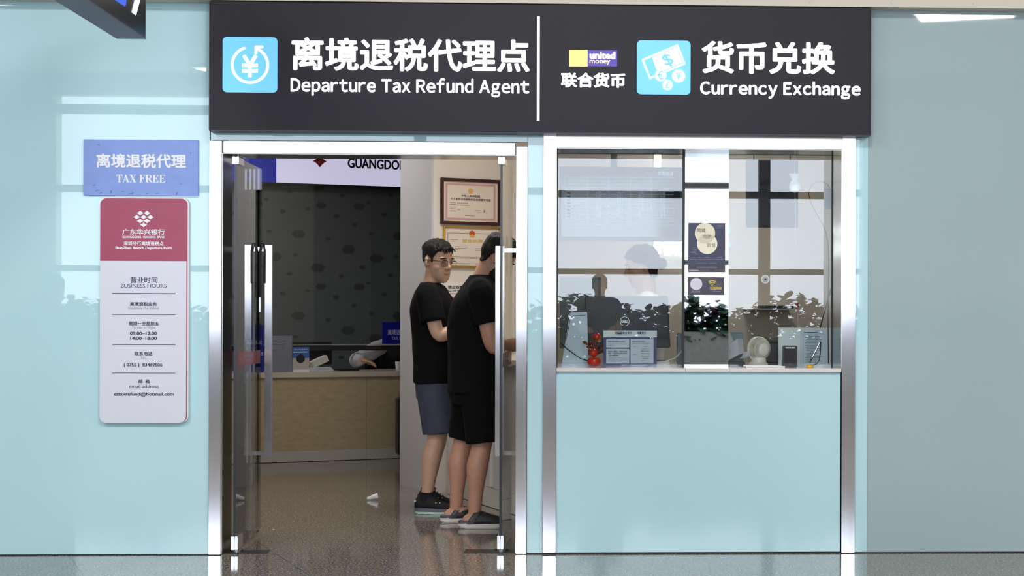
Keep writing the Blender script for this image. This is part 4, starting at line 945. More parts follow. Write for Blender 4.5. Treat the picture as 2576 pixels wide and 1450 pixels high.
# notice stand
YN = GY+0.045
q = R(1518, 832.5, 1652, 918, YN)
t = thing('booth_notice_stand', 'navy and white bilingual notice card standing at the foot of the left booth pane', 'notice', ((q[0]+q[1])/2, YN, DZ))
M_NAVY = mat('navy_print', '#1c1a5e', 0.35); M_ICE = mat('ice_white_print', '#cfdbe2', 0.4); M_NOTE = mat('pale_blue_print', '#bccad8', 0.4)
MB().box(q[0], q[1], YN, YN+0.004, DZ, q[3]).build('card', M_NAVY, t); MB().box(q[0]+0.02, q[1]-0.02, YN+0.004, YN+0.06, DZ, DZ+0.004).build('foot', M_GLASS, t)
k = R(1518, 832, 1652.5, 849, YN); MB().box(k[0], k[1], YN-0.001, YN, k[2], k[3]).build('header', M_ICE, t)
for bx in ((1525, 853.5, 1583, 875), (1525, 878, 1583, 915), (1586, 853.5, 1644, 915)):
    k = R(*bx, YN); MB().rrect(k[0], k[1], k[2], k[3], 0.005, YN-0.001, YN, 5).build('text_panel', M_NOTE, t)
k = R(1546, 835, 1553, 841.5, YN); MB().box(k[0], k[1], YN-0.0018, YN-0.001, k[2], k[3]).build('logo_square', mat('amber_print', '#c98f2c', 0.4), t); k = R(1553, 835, 1564, 841.5, YN); MB().box(k[0], k[1], YN-0.0018, YN-0.001, k[2], k[3]).build('logo_panel', M_NAVY, t)
text('united', R(1554, 836, 1563, 838.5, YN), YN-0.0018, M_ICE, t, off=0.02, th=0.0004)
for s_, bx, of in (('联合货币', (1565.5, 835, 1590, 841.5), 0.03), ('温馨提示', (1602.5, 835, 1625, 841), 0.03), ('WARM PROMPT', (1602.5, 842, 1624.5, 844.5), 0.0), ('每笔交易手续费30元人民币。', (1530, 858, 1573, 861.5), 0.02), ('Commission CNY 30 is charged per', (1530, 864.5, 1577.5, 867), 0.0), ('transaction.', (1530, 868.3, 1543.5, 870.5), 0.0),
                   ('请关注汇率变化，仔细核对交易', (1530, 883, 1577.5, 887), 0.02), ('信息，并在离开柜台前认真核对', (1530, 888, 1577.5, 892), 0.02), ('人民币金额和真伪。', (1530, 893, 1558, 897), 0.02), ('Tips: Please check the amount and verify', (1530, 899.8, 1577.5, 902.4), 0.0), ('the notes before leaving the counter and', (1530, 903.3, 1577.5, 906), 0.0), ('pay attention to the validity of cash.', (1530, 907, 1577.5, 909.6), 0.0),
                   ('请出示有效身份证件。', (1590.5, 857.5, 1623, 861), 0.02), ('Please show your valid ID document.', (1590.5, 863, 1635, 865.8), 0.0), ('境内个人', (1593.5, 871, 1601.5, 873.5), 0.0), ('二代身份证', (1618, 871, 1628.5, 873.5), 0.0), ('中国护照 (Passport)', (1614, 877, 1633, 879.5), 0.0), ('港澳居民来往内地通行证', (1612.5, 883, 1634.5, 885.5), 0.01), ('台湾居民来往大陆通行证', (1612.5, 889, 1634.5, 891.5), 0.01), ('境外个人', (1593.5, 891.5, 1601.5, 894), 0.0), ('外国人永久居留身份证', (1613.5, 895, 1633.5, 897.5), 0.01), ('港澳台居民居住证', (1616, 901.2, 1631.5, 903.7), 0.01), ('外国护照 (Passport)', (1612, 907.3, 1635, 909.8), 0.0)):
    text(s_, R(*bx, YN), YN-0.001, M_INK, t, off=of, th=0.0005)
# white cables beside the notice
t = thing('white_cables', 'two pale cables looping over the booth desk beside the meeting stile', 'cable', at(1690, 905, 0.5))
MB().tube([at(1654, 911.5, 0.44), at(1675, 909, 0.44), at(1697, 902, 0.44), at(1715, 885, 0.44)], 0.0032, 7).build('cable', mat('pale_cable', '#c5cac6', 0.5), t); MB().tube([at(1685, 915, 0.45), at(1694, 906, 0.46), at(1708, 895, 0.46), at(1716, 880, 0.46)], 0.0032, 7).build('cable', mat('pale_cable', '#c5cac6'), t)
q = R(1652, 899, 1679, 916, 0.70); t = thing('white_keyboard', 'white keyboard tray end showing beside the notice card', 'keyboard', (q[0], 0.6, DZ))
MB().box(q[0]-0.1, q[1], 0.50, 0.60, DZ-0.001, DZ+0.02).build('base', M_WHITE, t, bevel=0.004); MB().box(q[0]-0.09, q[1]-0.01, 0.51, 0.59, DZ+0.02, DZ+0.026).build('keys', M_BLACK, t)
q = R(1705, 838, 1716, 916, 0.52); t = thing('grey_document_scanner', 'narrow grey scanner housing beside the meeting stile', 'scanner', (q[0], 0.55, DZ)); MB().box(q[0], q[1]+0.05, 0.52, 0.62, DZ-0.001, q[3]).build('housing', mat('slate_plastic', '#6f7d85', 0.4), t, bevel=0.006)
# posters on the mirror column
YP = 0.257
q = R(1731, 561, 1824.5, 685.5, YP); M_PNAVY = mat('poster_navy', '#24244a', 0.35); M_PAUB = mat('poster_aubergine', '#2b2234', 0.35); M_PVIO = mat('sticker_violet_black', '#332a3f', 0.35)
t = thing('navy_circle_poster', 'navy poster with two overlapping cream circles on the mirror column', 'poster', ((q[0]+q[1])/2, YP, q[2]))
MB().box(q[0], q[1], YP, YP+0.002, q[2], q[3]).build('sheet', M_PNAVY, t); k = R(1731, 667, 1824.5, 685.5, YP); MB().box(k[0], k[1], YP-0.0006, YP, k[2], k[3]).build('lower_band', M_PAUB, t)
def circ(px, py, r, y, m_, nm): c = at(px, py, y); MB().disc(c.x, c.z, r*(9+y)/4330, y-0.0005, y, 48).build(nm, m_, t)
circ(1773.5, 587, 25.8, YP, mat('cream_print', '#e9e3cb', 0.4), 'cream_circle'); circ(1779, 614, 25.8, YP-0.0006, mat('cream_print_pale', '#efe9d3', 0.4), 'cream_circle')
# lens where the circles overlap
d2 = (Vector((1773.5, 587)), Vector((1779, 614))); pts = []
m1 = (d2[0]+d2[1])/2; dd = (d2[1]-d2[0]); hh = math.sqrt(25.8**2-(dd.length/2)**2); al = math.asin(hh/25.8); ba = math.atan2(dd.y, dd.x)
for c_, a0 in ((d2[0], ba), (d2[1], ba+PI)):
    for i in range(16): a = a0-al+2*al*i/16; pts.append(c_+Vector((math.cos(a), math.sin(a)))*25.8)
w = [at(p.x, p.y, YP) for p in pts]; MB().prism([(v.x, v.z) for v in w][::-1], YP-0.0018, YP-0.0012).build('overlap_shape', mat('sand_print', '#d6d0bb', 0.4), t)
M_SCRIPT = mat('grey_script_ink', '#55524a', 0.5)
for s_, bx in (('同城', (1753, 575, 1775, 585)), ('同质', (1768, 591, 1790, 601)), ('同价', (1779, 612, 1801, 622.5))): text(s_, R(*bx, YP), YP-0.0019, M_SCRIPT, t, th=0.0004)
rows = []
for x0_, x1_, yy in ((1742, 1753, 623), (1740, 1754, 627), (1742, 1752, 632), (1740, 1752, 636), (1735, 1757, 639), (1741, 1746, 647), (1757, 1762, 647), (1774, 1785, 647), (1805, 1816, 647), (1734, 1752, 652), (1755, 1764, 652), (1766, 1795, 652), (1797, 1823, 652), (1755, 1778, 662), (1783, 1803, 662), (1752, 1804, 671.5), (1753, 1804, 674), (1805, 1821, 567), (1805, 1819, 570)):
    k = R(x0_, yy, x1_, yy+1, YP); rows.append((k[0], k[1], k[2], k[3]-k[2]))
bars(rows, YP-0.0001, 0.0012).build('printed_lines', mat('violet_grey_print', '#7d7ba0', 0.5), t)
text('深圳市离境退税咨询电话', R(1733, 679, 1757.5, 682, YP), YP-0.0006, M_PAPER, t, off=0.02, th=0.0004)
text('0755-22673797', R(1759, 679, 1783.5, 682, YP), YP-0.0006, M_INK_GREY, t, th=0.0004); text('0755-12360000', R(1797, 679, 1821.5, 682, YP), YP-0.0006, M_INK_GREY, t, th=0.0004)
q = R(1729.5, 697.5, 1822.5, 743, YP)
t = thing('wifi_sticker', 'dark violet sticker with yellow wireless symbol below the poster on the mirror column', 'sticker', ((q[0]+q[1])/2, YP, q[2]))
MB().rrect(q[0], q[1], q[2], q[3], 0.003, YP, YP+0.002, 4).build('sheet', M_PVIO, t)
c = at(1751.5, 715, YP); MB().disc(c.x, c.z, 15.3*(9+YP)/4330, YP-0.0006, YP, 40).build('white_disc', mat('lavender_white_print', '#d5d2e4', 0.4), t)
M_YEL = mat('wireless_yellow_print', '#d8c24a', 0.4); c = at(1791.5, 719.3, YP); b = MB(); kx = (9+YP)/4330
b.disc(c.x, c.z, 2.1*kx, YP-0.0006, YP, 16)
for r_ in (5.2, 9.3, 13.4): b.stroke([(c.x+r_*kx*math.cos(a), c.z+r_*kx*math.sin(a)-0.6*kx) for a in [math.radians(42+i*96/18) for i in range(19)]], 2.3*kx, YP-0.0006, YP, False)
b.build('wireless_symbol', M_YEL, t)
k = R(1799.5, 712.5, 1815.5, 719, YP); b = MB(); b.stroke([(k[0], k[2]), (k[1], k[2]), (k[1], k[3]), (k[0], k[3]), (k[0], k[2])], 0.6*kx, YP-0.0006, YP); b.build('outline_box', M_INK_GREY, t)
text('Wi-Fi', R(1802, 714, 1813.5, 718, YP), YP, M_INK_GREY, t, off=0.01, th=0.0005); text('无线网络', R(1785.5, 722, 1815.5, 729, YP), YP, M_YEL, t, off=0.03, th=0.0005)
rows = []
for x0_, x1_, yy, h in ((1739, 1762, 732, 2.4), (1739, 1761, 736.5, 1), (1734, 1767, 739, 1), (1792, 1813, 732.5, 1.2)): k = R(x0_, yy, x1_, yy+h, YP); rows.append((k[0], k[1], k[2], k[3]-k[2]))
bars(rows, YP).build('printed_lines', M_INK_GREY, t)
# stacked paper on a grey printer, right of the column
YQ = 0.50
q = R(1838, 836, 1870, 919, YQ+0.1)
t = thing('grey_receipt_printer', 'slate grey printer housing behind the curled papers right of the mirror column', 'printer', ((q[0]+q[1])/2, YQ+0.1, DZ)); MB().box(q[0]-0.02, q[1], YQ+0.08, YQ+0.2, DZ-0.001, q[3]).build('housing', mat('slate_plastic', '#6f7d85'), t, bevel=0.008, seg=3)
b = MB(); q2 = R(1834, 903, 1872, 919, YQ); b.box(q2[0], q2[1], YQ-0.06, YQ+0.08, DZ-0.001, DZ+0.02); b.build('tray', M_BLACK, t, bevel=0.003)
t = thing('curled_paper_sheets', 'white printed sheets curling out of the slate printer beside the fan', 'paper', at(1855, 890, YQ))
def paper(rows_px, nm, y): 
    b = MB(); b.sheet([[at(px, py, y+dy) for px, py, dy in r] for r in rows_px], 0.0008).build(nm, M_PAPER, t, smooth=True)
paper([[(1826, 872, 0.0), (1840, 862, -0.01), (1855, 853, 0.0), (1868.5, 853.5, 0.03)], [(1826, 890, -0.02), (1842, 880, -0.025), (1857, 872, -0.02), (1870, 873, 0.02)], [(1826, 911, -0.035), (1842, 902, -0.035), (1858, 893, -0.03), (1872, 889, 0.0)]], 'sheet', YQ-0.03)
paper([[(1872, 886, 0.0), (1880, 885, -0.008), (1885.5, 884, 0.0)], [(1867, 896, -0.012), (1875, 897, -0.018), (1884.5, 891, -0.008)], [(1860, 903, 0.0), (1872, 902, -0.004), (1883.5, 899, 0.006)]], 'curl', YQ-0.06)
paper([[(1830, 832, 0.06), (1837, 838, 0.05), (1841, 846, 0.06)], [(1828, 850, 0.05), (1838, 852, 0.045), (1844, 858, 0.055)], [(1826, 872, 0.045), (1834, 866, 0.04), (1844, 858, 0.05)]], 'upper_sheet', YQ-0.02)
rows = []
for i in range(6):
    k = R(1833, 874+i*5, 1851, 875.2+i*5, YQ-0.07); rows.append((k[0], k[1], k[2]+0.0, k[3]-k[2]))
# table fan
YF = 0.50
fc = at(1908, 877.5, YF); kf = (9+YF)/4330
t = thing('white_table_fan', 'small round white table fan seen from behind on the booth desk', 'fan', (fc.x, YF, DZ))
M_FAN = mat('white_fan_plastic', '#dddad3', 0.35)
fr = 30*kf; ang = math.radians(28)
FM = Matrix.Translation(fc) @ Matrix.Rotation(ang, 4, 'Z') @ Matrix.Rotation(math.radians(6), 4, 'X')
MB().lathe([(0.002, -fr*0.98), (fr*0.36, -fr*0.97), (fr*0.52, -fr*0.86), (fr*0.55, -fr*0.80), (fr*0.3, -fr*0.80)], (0, 0, 0), 36, 'y').xf(FM).build('motor_dome', M_FAN, t, smooth=True)
b = MB()
for i in range(56):
    a = 2*PI*i/56; b.tube([Vector((r_*math.cos(a), y, r_*math.sin(a))) for r_, y in ((fr*0.54, -fr*0.80), (fr*0.76, -fr*0.62), (fr*0.92, -fr*0.36), (fr*1.0, 0.0))], fr*0.022, 5)
for r_, y in ((fr*0.80, -fr*0.58),): b.tube([Vector((r_*math.cos(2*PI*i/40), y, r_*math.sin(2*PI*i/40))) for i in range(41)], fr*0.03, 6)
b.xf(FM).build('rear_grille', M_FAN, t)
MB().lathe([(fr*1.0, -fr*0.05), (fr*1.03, 0.0), (fr*1.0, fr*0.3), (fr*0.92, fr*0.42), (fr*0.3, fr*0.5), (fr*0.28, fr*0.44), (fr*0.88, fr*0.36), (fr*0.95, 0.0)], (0, 0, 0), 40, 'y').xf(FM).build('front_shroud', M_FAN, t, smooth=True)
b = MB()
for i in range(5):
    a = 2*PI*i/5; b.sheet([[Vector((r_*math.cos(a+da), y-fr*0.25, r_*math.sin(a+da))) for da, y in ((-0.25, -fr*0.08), (0.1, 0), (0.4, fr*0.1))] for r_ in (fr*0.2, fr*0.55, fr*0.85)], 0.001)
b.xf(FM).build('fan_blade', mat('yellow_fan_blade', '#d9cf7a', 0.4), t)
b = MB(); b.lathe([(0.054, 0), (0.056, 0.006), (0.052, 0.012), (0.046, 0.016)], (fc.x, YF, DZ), 32); b.build('base', M_FAN, t, smooth=True)
b = MB(); b.tube([(fc.x, YF, DZ+0.012), (fc.x, YF-0.005, DZ+0.035), (fc.x, YF, fc.z-fr*0.75)], [0.045, 0.042, 0.034], 20); b.build('stem', M_FAN, t, smooth=True)
b = MB(); b.tube([FM @ Vector((fr*1.06*math.cos(a), 0, fr*1.06*math.sin(a))) for a in [math.radians(180+i*180/20) for i in range(21)]], fr*0.06, 8); b.build('yoke', M_FAN, t, smooth=True)
# dark box behind the fan
q = R(1930, 857, 1962, 917, 0.80); t = thing('black_counting_machine', 'dark note counting machine half hidden behind the fan and white card', 'machine', ((q[0]+q[1])/2, 0.85, DZ)); MB().box(q[0]-0.03, q[1]+0.05, 0.72, 0.95, DZ-0.001, q[3]).build('housing', mat('dark_machine_plastic', '#232226', 0.4), t, bevel=0.015, seg=3)
MB().box(q[0]-0.01, q[1]+0.03, 0.74, 0.9, q[3]-0.001, q[3]+0.02).build('hopper', mat('taupe_machine_plastic', '#57534d', 0.4), t, bevel=0.005)
# white card with printed sheet
YC = GY+0.06
q = R(1958.5, 825, 2090, 918, YC)
t = thing('white_display_card', 'wide white card with a printed blue sheet leaning inside the right booth pane', 'notice', ((q[0]+q[1])/2, YC, DZ))
MB().box(q[0], q[1], YC, YC+0.004, DZ, q[3]).build('card', mat('pale_card', '#d3dde0', 0.5), t); k = R(2013, 825.5, 2080, 916, YC-0.002); MB().box(k[0], k[1], YC-0.0012, YC, k[2], k[3]).build('printed_sheet', mat('pale_blue_sheet', '#c0d2de', 0.5), t)
MB().box(q[0]+0.03, q[0]+0.07, YC+0.004, YC+0.06, DZ, DZ+0.05).build('strut', M_PAPER, t)
rows = []; rr_ = random.Random(4)
for i in range(25):
    yy = 843+i*2.85; x0_ = 2024+rr_.choice((0, 0, 4, 6)); x1_ = rr_.uniform(2052, 2072)
    k = R(x0_, yy, x1_, yy+1.1, YC); rows.append((k[0], k[1], k[2], k[3]-k[2]))
k = R(2022, 836, 2057, 838, YC); rows.append((k[0], k[1], k[2], k[3]-k[2]))
bars(rows, YC-0.0011, 0.0005).build('printed_lines', mat('blue_black_print', '#46506c', 0.6), t)
k = R(2021, 841, 2076, 914, YC-0.002); b = MB(); b.stroke([(k[0], k[2]), (k[1], k[2]), (k[1], k[3]), (k[0], k[3]), (k[0], k[2])], 0.001, YC-0.0016, YC-0.0011); b.build('border_print', M_INK_GREY, t)
# black card speaker outside the pane
YS = 0.17
q = R(1969, 870, 2006, 922.5, YS)
t = thing('black_intercom', 'small black card-shaped speaker standing on the sill before the white card', 'speaker', ((q[0]+q[1])/2, YS, DZ))
MB().rrect(q[0], q[1], DZ+0.0005, q[3], 0.009, YS, YS+0.018, 5).build('body', mat('satin_black_plastic', '#17161b', 0.35), t, bevel=0.002); k = R(1972, 877, 2003, 914, YS); MB().rrect(k[0], k[1], k[2], k[3], 0.006, YS-0.0008, YS, 5).build('grille', mat('charcoal_fabric', '#222127', 0.8), t)
text('TAKSTAR', R(1976, 873.8, 1990.8, 877.4, YS), YS, M_PAPER, t, off=0.03, th=0.0008); text('E8M', R(1992.5, 873.8, 1999, 877.4, YS), YS, M_PAPER, t, off=0.05, th=0.0008); c = at(1987.5, 916.5, YS); b = MB(); b.stroke([(c.x+0.0055*math.cos(2*PI*i/20), c.z+0.0055*math.sin(2*PI*i/20)) for i in range(21)], 0.001, YS-0.0008, YS, False); b.build('button_ring', M_INK_GREY, t)
# pen on a yellow base
YE = 0.13
p = at(2037, 919, YE); t = thing('counter_pen', 'silver pen on a yellow base with a black coiled lead, on the sill', 'pen', (p.x, YE, DZ))
MB().lathe([(0.020, 0.0005), (0.021, 0.004), (0.019, 0.010), (0.012, 0.014), (0.004, 0.0145)], (p.x, YE, DZ), 28).build('base', mat('glossy_yellow_plastic', '#d8a92a', 0.15), t, smooth=True)
p0, p1, p2 = at(2037, 913, YE), at(2043, 901, YE), at(2062, 863, YE)
MB().tube([p0, p1], 0.0042, 10).build('grip', M_BLACK, t); MB().tube([p1, p2], 0.0036, 10).build('barrel', M_STEEL_POL, t); MB().tube([p2, at(2064, 859.5, YE)], 0.0045, 10).build('cap', M_BLACK, t)
MB().tube([at(2064, 860, YE), at(2064.5, 872, YE), at(2063.5, 890, YE), at(2061, 906, YE), at(2055, 915, YE), at(2046, 919.5, YE)], 0.0028, 8).build('lead', M_BLACK, t, smooth=True)
# white pass-through tray with keys
q = R(1874, 919, 1971, 924.5, 0.16); t = thing('white_cash_tray', 'shallow white pass-through tray on the sill in front of the fan', 'tray', ((q[0]+q[1])/2, 0.17, DZ))
b = MB(); b.box(q[0], q[1], 0.10, 0.25, DZ+0.0005, DZ+0.003); b.box(q[0], q[1], 0.10, 0.106, DZ+0.003, DZ+0.008); b.box(q[0], q[1], 0.244, 0.25, DZ+0.003, DZ+0.008); b.build('tray', M_WHITE, t)
p = at(1956, 921, 0.14); t = thing('key_ring', 'small bunch of keys on the white tray', 'keys', (p.x, 0.14, DZ+0.003))
b = MB(); b.tube([(p.x+0.010*math.cos(2*PI*i/16), 0.14+0.010*math.sin(2*PI*i/16), DZ+0.0045) for i in range(17)], 0.001, 6); b.build('ring', M_STEEL_POL, t)
for dx in (0.012, -0.014): MB().box(p.x+dx-0.003, p.x+dx+0.012, 0.142, 0.147, DZ+0.0035, DZ+0.0052).build('key', M_STEEL_POL, t)
# dark rod, camera box and cable loop in the right corner
YK = GY+0.05
t = thing('black_window_rod', 'black rod leaning in the right corner of the booth window', 'rod', at(2063, 825, YK+0.04)); MB().tube([Vector((at(2052, 918, YK+0.07).x, YK+0.07, DZ)), at(2064, 822, YK+0.08), at(2091, 725, YK+0.09)], [0.0032, 0.0032, 0.0032], 8).build('rod', M_BLACK, t); MB().tube([at(2086, 742, YK+0.09), at(2092, 724, YK+0.09)], 0.0052, 8).build('grip', M_RUBBER, t)
q = R(2079, 474, 2093, 526, YK); t = thing('window_lock_box', 'slate lock box with a looping black cable at the right booth jamb', 'lock', (q[0], YK, q[2])); MB().box(q[0], q[1], YK-0.01, YK+0.04, q[2], q[3]).build('box', mat('slate_blue_plastic', '#4a5564', 0.35), t, bevel=0.003)
MB().tube([at(px, py, YK) for px, py in ((2087, 474), (2082, 463), (2070, 457), (2055, 458), (2042, 466), (2035, 480), (2034, 490), (2042, 515), (2058, 545), (2070, 565), (2078, 585), (2083, 612))], 0.0022, 7).build('cable_loop', M_BLACK, t); MB().tube([at(2083, 612, YK), at(2085, 660, YK), at(2083, 800, YK), at(2084, 915, YK)], 0.003, 7).build('cable_drop', M_BLACK, t)
# ================================================================ people
def cat_rom(pts, rad, k=5):
    P_ = [Vector(p) for p in pts]; out, ro = [], []
    for i in range(len(P_)-1):
        p0, p1, p2, p3 = P_[max(i-1, 0)], P_[i], P_[i+1], P_[min(i+2, len(P_)-1)]
        for j in range(k):
            t = j/k
            out.append(0.5*((2*p1) + (p2-p0)*t + (2*p0-5*p1+4*p2-p3)*t*t + (3*p1-p0-3*p2+p3)*t**3)); ro.append(rad[i]*(1-t)+rad[i+1]*t)
    out.append(P_[-1]); ro.append(rad[-1]); return out, ro
class Blob(MB):
    def limb(s, pts, rad, n=16, k=5, round_ends=True):
        P_, R_ = cat_rom(pts, rad, k); s.tube(P_, R_, n)
        if round_ends:
            s.ball(P_[0], R_[0]*0.995, n, 8); s.ball(P_[-1], R_[-1]*0.995, n, 8)
        return s
    def loft(s, secs, n=28, p=2.3):
        """stack of horizontal superellipses (cx, cy, z, rx, ry)"""
        rings = []
        for cx, cy, z, rx, ry in secs:
            r = []
            for i in range(n):
                a = 2*PI*i/n; c, q = math.cos(a), math.sin(a)
                r.append(s.bm.verts.new((cx + rx*math.copysign(abs(c)**(2/p), c), cy + ry*math.copysign(abs(q)**(2/p), q), z)))
            rings.append(r)
        for a, b in zip(rings, rings[1:]):
            for k in range(n): s._f([a[k], a[(k+1) % n], b[(k+1) % n], b[k]])
        s._f(rings[0][::-1]); s._f(rings[-1]); return s
def smooth_secs(secs, k=4):
    out = []
    for i in range(len(secs)-1):
        a = [Vector(x[:3]+(0,)*0) for x in secs]
        s0, s1, s2, s3 = secs[max(i-1, 0)], secs[i], secs[i+1], secs[min(i+2, len(secs)-1)]
        for j in range(k):
            t = j/k
            out.append(tuple(0.5*((2*b) + (c-a_)*t + (2*a_-5*b+4*c-d)*t*t + (3*b-a_-3*c+d)*t**3) for a_, b, c, d in zip(s0, s1, s2, s3)))
    out.append(secs[-1]); return out
def remesh(mb, voxel, smooth_it=5, factor=0.5):
    me = mb.mesh(); o = bpy.data.objects.new('r', me); COL.objects.link(o)
    m = o.modifiers.new('r', 'REMESH'); m.mode = 'VOXEL'; m.voxel_size = voxel; m.use_smooth_shade = True
    if smooth_it: sm = o.modifiers.new('s', 'SMOOTH'); sm.iterations = smooth_it; sm.factor = factor
    out = bpy.data.meshes.new_from_object(o.evaluated_get(bpy.context.evaluated_depsgraph_get()))
    bpy.data.objects.remove(o); bpy.data.meshes.remove(me)
    for p in out.polygons: p.use_smooth = True
    return out
def skin_mat(nm, c):
    m = mat(nm, c, 0.5, noise_amt=0.05, noise_scale=30, bump=0.05, bump_scale=220)
    m.node_tree.nodes['Principled BSDF'].inputs['Subsurface Weight'].default_value = 0.08
    m.node_tree.nodes['Principled BSDF'].inputs['Subsurface Radius'].default_value = (0.01, 0.004, 0.002)
    return m
M_HAIR = mat('black_hair', '#15110e', 0.6, spec=0.25, noise_amt=0.5, noise_scale=90, stretch=(1, 1, 0.25), bump=0.5, bump_scale=160)
M_EYE = mat('dark_eye', '#1a1210', 0.15); M_EYEW = mat('eye_white', '#cfc6bd', 0.3)
def hand(mb, wrist, d, palm_n, side, curl=0.5, sc=1.0):
    """five-fingered hand: d points along the fingers, palm_n out of the palm, side +1/-1 puts the thumb on d x palm_n or its opposite"""
    d = Vector(d).normalized(); n = Vector(palm_n); n = (n - d*n.dot(d)).normalized(); w = d.cross(n)*side; W_ = Vector(wrist)
    rot = Matrix((d, w, n)).transposed()
    mb.ball(W_ + d*0.048*sc, (0.052*sc, 0.042*sc, 0.0145*sc), 16, 10, rot)
    mb.limb([W_ - d*0.015*sc, W_ + d*0.03*sc], [0.026*sc, 0.028*sc], 12)
    for off, L, r in ((0.030, 0.072, 0.0085), (0.010, 0.081, 0.0088), (-0.011, 0.075, 0.0085), (-0.031, 0.058, 0.0075)):
        b0 = W_ + d*0.082*sc + w*off*sc; pts = [b0]; ang = 0.0; p = b0
        for seg, c in ((0.42, 0.25), (0.32, 0.9), (0.26, 0.7)):
            ang += curl*c; p = p + (d*math.cos(ang) + n*math.sin(ang))*L*seg*sc + w*off*0.08*sc; pts.append(p)
        mb.limb(pts, [r*sc*1.05, r*sc, r*sc*0.95, r*sc*0.8], 10, 3)
    t0 = W_ + d*0.02*sc + w*0.030*sc; td = (d*0.62 + w*0.68 + n*0.38*curl*2).normalized()
    mb.limb([t0, t0 + td*0.038*sc, t0 + td*0.062*sc + d*0.012*sc, t0 + td*0.072*sc + d*0.034*sc], [0.013*sc, 0.011*sc, 0.0095*sc, 0.008*sc], 10, 3)
def head_blobs(mb, M, jaw=1.0, nose=1.0):
    t = Blob()
    t.ball((-0.012, 0, 0.035), (0.094, 0.075, 0.086), 28, 18)
    t.loft(smooth_secs([(0.048, 0, -0.116, 0.022, 0.020), (0.046, 0, -0.106, 0.037, 0.034*jaw), (0.036, 0, -0.082, 0.054, 0.051*jaw), (0.028, 0, -0.045, 0.063, 0.061*jaw), (0.022, 0, -0.01, 0.067, 0.066), (0.016, 0, 0.03, 0.072, 0.069), (0.008, 0, 0.07, 0.072, 0.066)]), 28, 2.3)
    t.limb([(0.084, 0, 0.022), (0.095, 0, 0.002), (0.106*nose, 0, -0.018), (0.104*nose, 0, -0.027)], [0.008, 0.0095, 0.0125, 0.010], 12)
    for s in (-1, 1):
        t.ball((0.096, s*0.012, -0.025), 0.0095, 12, 8); t.ball((0.081, s*0.030, 0.032), (0.011, 0.024, 0.007), 14, 8)
        t.ball((0.073, s*0.017, -0.004), (0.014, 0.014, 0.020), 14, 8); t.ball((0.077, s*0.031, 0.008), (0.0125, 0.016, 0.010), 14, 8); t.ball((0.044, s*0.036, -0.026), (0.034, 0.029, 0.030), 14, 10)
        rot = Matrix.Rotation(s*0.35, 3, 'Z') @ Matrix.Rotation(-0.2, 3, 'Y')
        t.ball((-0.012, s*0.079, -0.002), (0.020, 0.0075, 0.033), 16, 10, rot); t.ball((-0.002, s*0.074, -0.022), (0.010, 0.007, 0.013), 10, 8)
    t.ball((0.085, 0, -0.054), (0.013, 0.023, 0.0055), 14, 8); t.ball((0.083, 0, -0.065), (0.0125, 0.018, 0.006), 14, 8); t.ball((0.078, 0, -0.100), (0.014, 0.018, 0.013), 12, 8)
    t.xf(M); off = {}
    vm = {v: mb.bm.verts.new(v.co) for v in t.bm.verts}
    for f in t.bm.faces: mb._f([vm[v] for v in f.verts])
    t.bm.free()
def shell(bvh, M, maskf, thickf, nu=84, nv=56, c=(-0.008, 0, 0.015), seed=0, jit=0.0):
    """closed shell over the head: outside the skin where maskf(p)=1, sunk below it where 0 (p in head coordinates)"""
    bm = bmesh.new(); C_ = Vector(c); rows = []
    Mi = M.inverted()
    for j in range(1, nv):
        th = PI*j/nv; row = []
        for i in range(nu):
            ph = 2*PI*i/nu; d = Vector((math.sin(th)*math.cos(ph), math.sin(th)*math.sin(ph), math.cos(th)))
            o3 = M @ C_; d3 = (M.to_3x3() @ d).normalized()
            h = bvh.ray_cast(o3, d3, 0.4)
            sc = M.to_scale().x
            r = ((h[0]-o3).length/sc) if h[0] is not None else 0.07
            r = min(r, 0.122)
            p = C_ + d*r; m_ = maskf(p); t_ = thickf(p)
            t_ *= 1 + jit*noise.noise(Vector((p.x*70+seed, p.y*70, p.z*30)))
            row.append(bm.verts.new(M @ (C_ + d*(r + t_*m_ - (0.006 + 0.014*(abs(p.y) > 0.058 and -0.05 < p.x < 0.022 and -0.055 < p.z < 0.04) + 0.016*(p.x > 0.05 and p.z < 0.05))*(1-m_)))))
        rows.append(row)
    for a, b in zip(rows, rows[1:]):
        for k in range(nu): bm.faces.new([a[k], b[k], b[(k+1) % nu], a[(k+1) % nu]])
    tp = bm.verts.new(sum((v.co for v in rows[0]), Vector())/nu); bt = bm.verts.new(sum((v.co for v in rows[-1]), Vector())/nu)
    for k in range(nu): bm.faces.new([tp, rows[0][k], rows[0][(k+1) % nu]]); bm.faces.new([bt, rows[-1][(k+1) % nu], rows[-1][k]])
    bmesh.ops.recalc_face_normals(bm, faces=bm.faces)
    me = bpy.data.meshes.new('hair'); bm.to_mesh(me); bm.free()
    for p in me.polygons: p.use_smooth = True
    return me
def pw(x, pts):
    if x <= pts[0][0]: return pts[0][1]
    for (a, b), (c, d) in zip(pts, pts[1:]):
        if x <= c: return b + (d-b)*(x-a)/(c-a)
    return pts[-1][1]
def sst(a, b, x): t = min(1, max(0, (x-a)/(b-a))); return t*t*(3-2*t)
HL_SHORT = [(-0.10, -0.062), (-0.06, -0.055), (-0.045, -0.03), (-0.036, 0.012), (-0.012, 0.034), (0.012, 0.018), (0.022, -0.012), (0.034, -0.008), (0.044, 0.030), (0.058, 0.062), (0.075, 0.078), (0.11, 0.085)]
HL_P1 = [(-0.10, -0.062), (-0.06, -0.055), (-0.045, -0.03), (-0.036, 0.012), (-0.012, 0.034), (0.012, 0.022), (0.020, -0.004), (0.030, 0.0), (0.038, 0.036), (0.052, 0.066), (0.072, 0.088), (0.11, 0.10)]
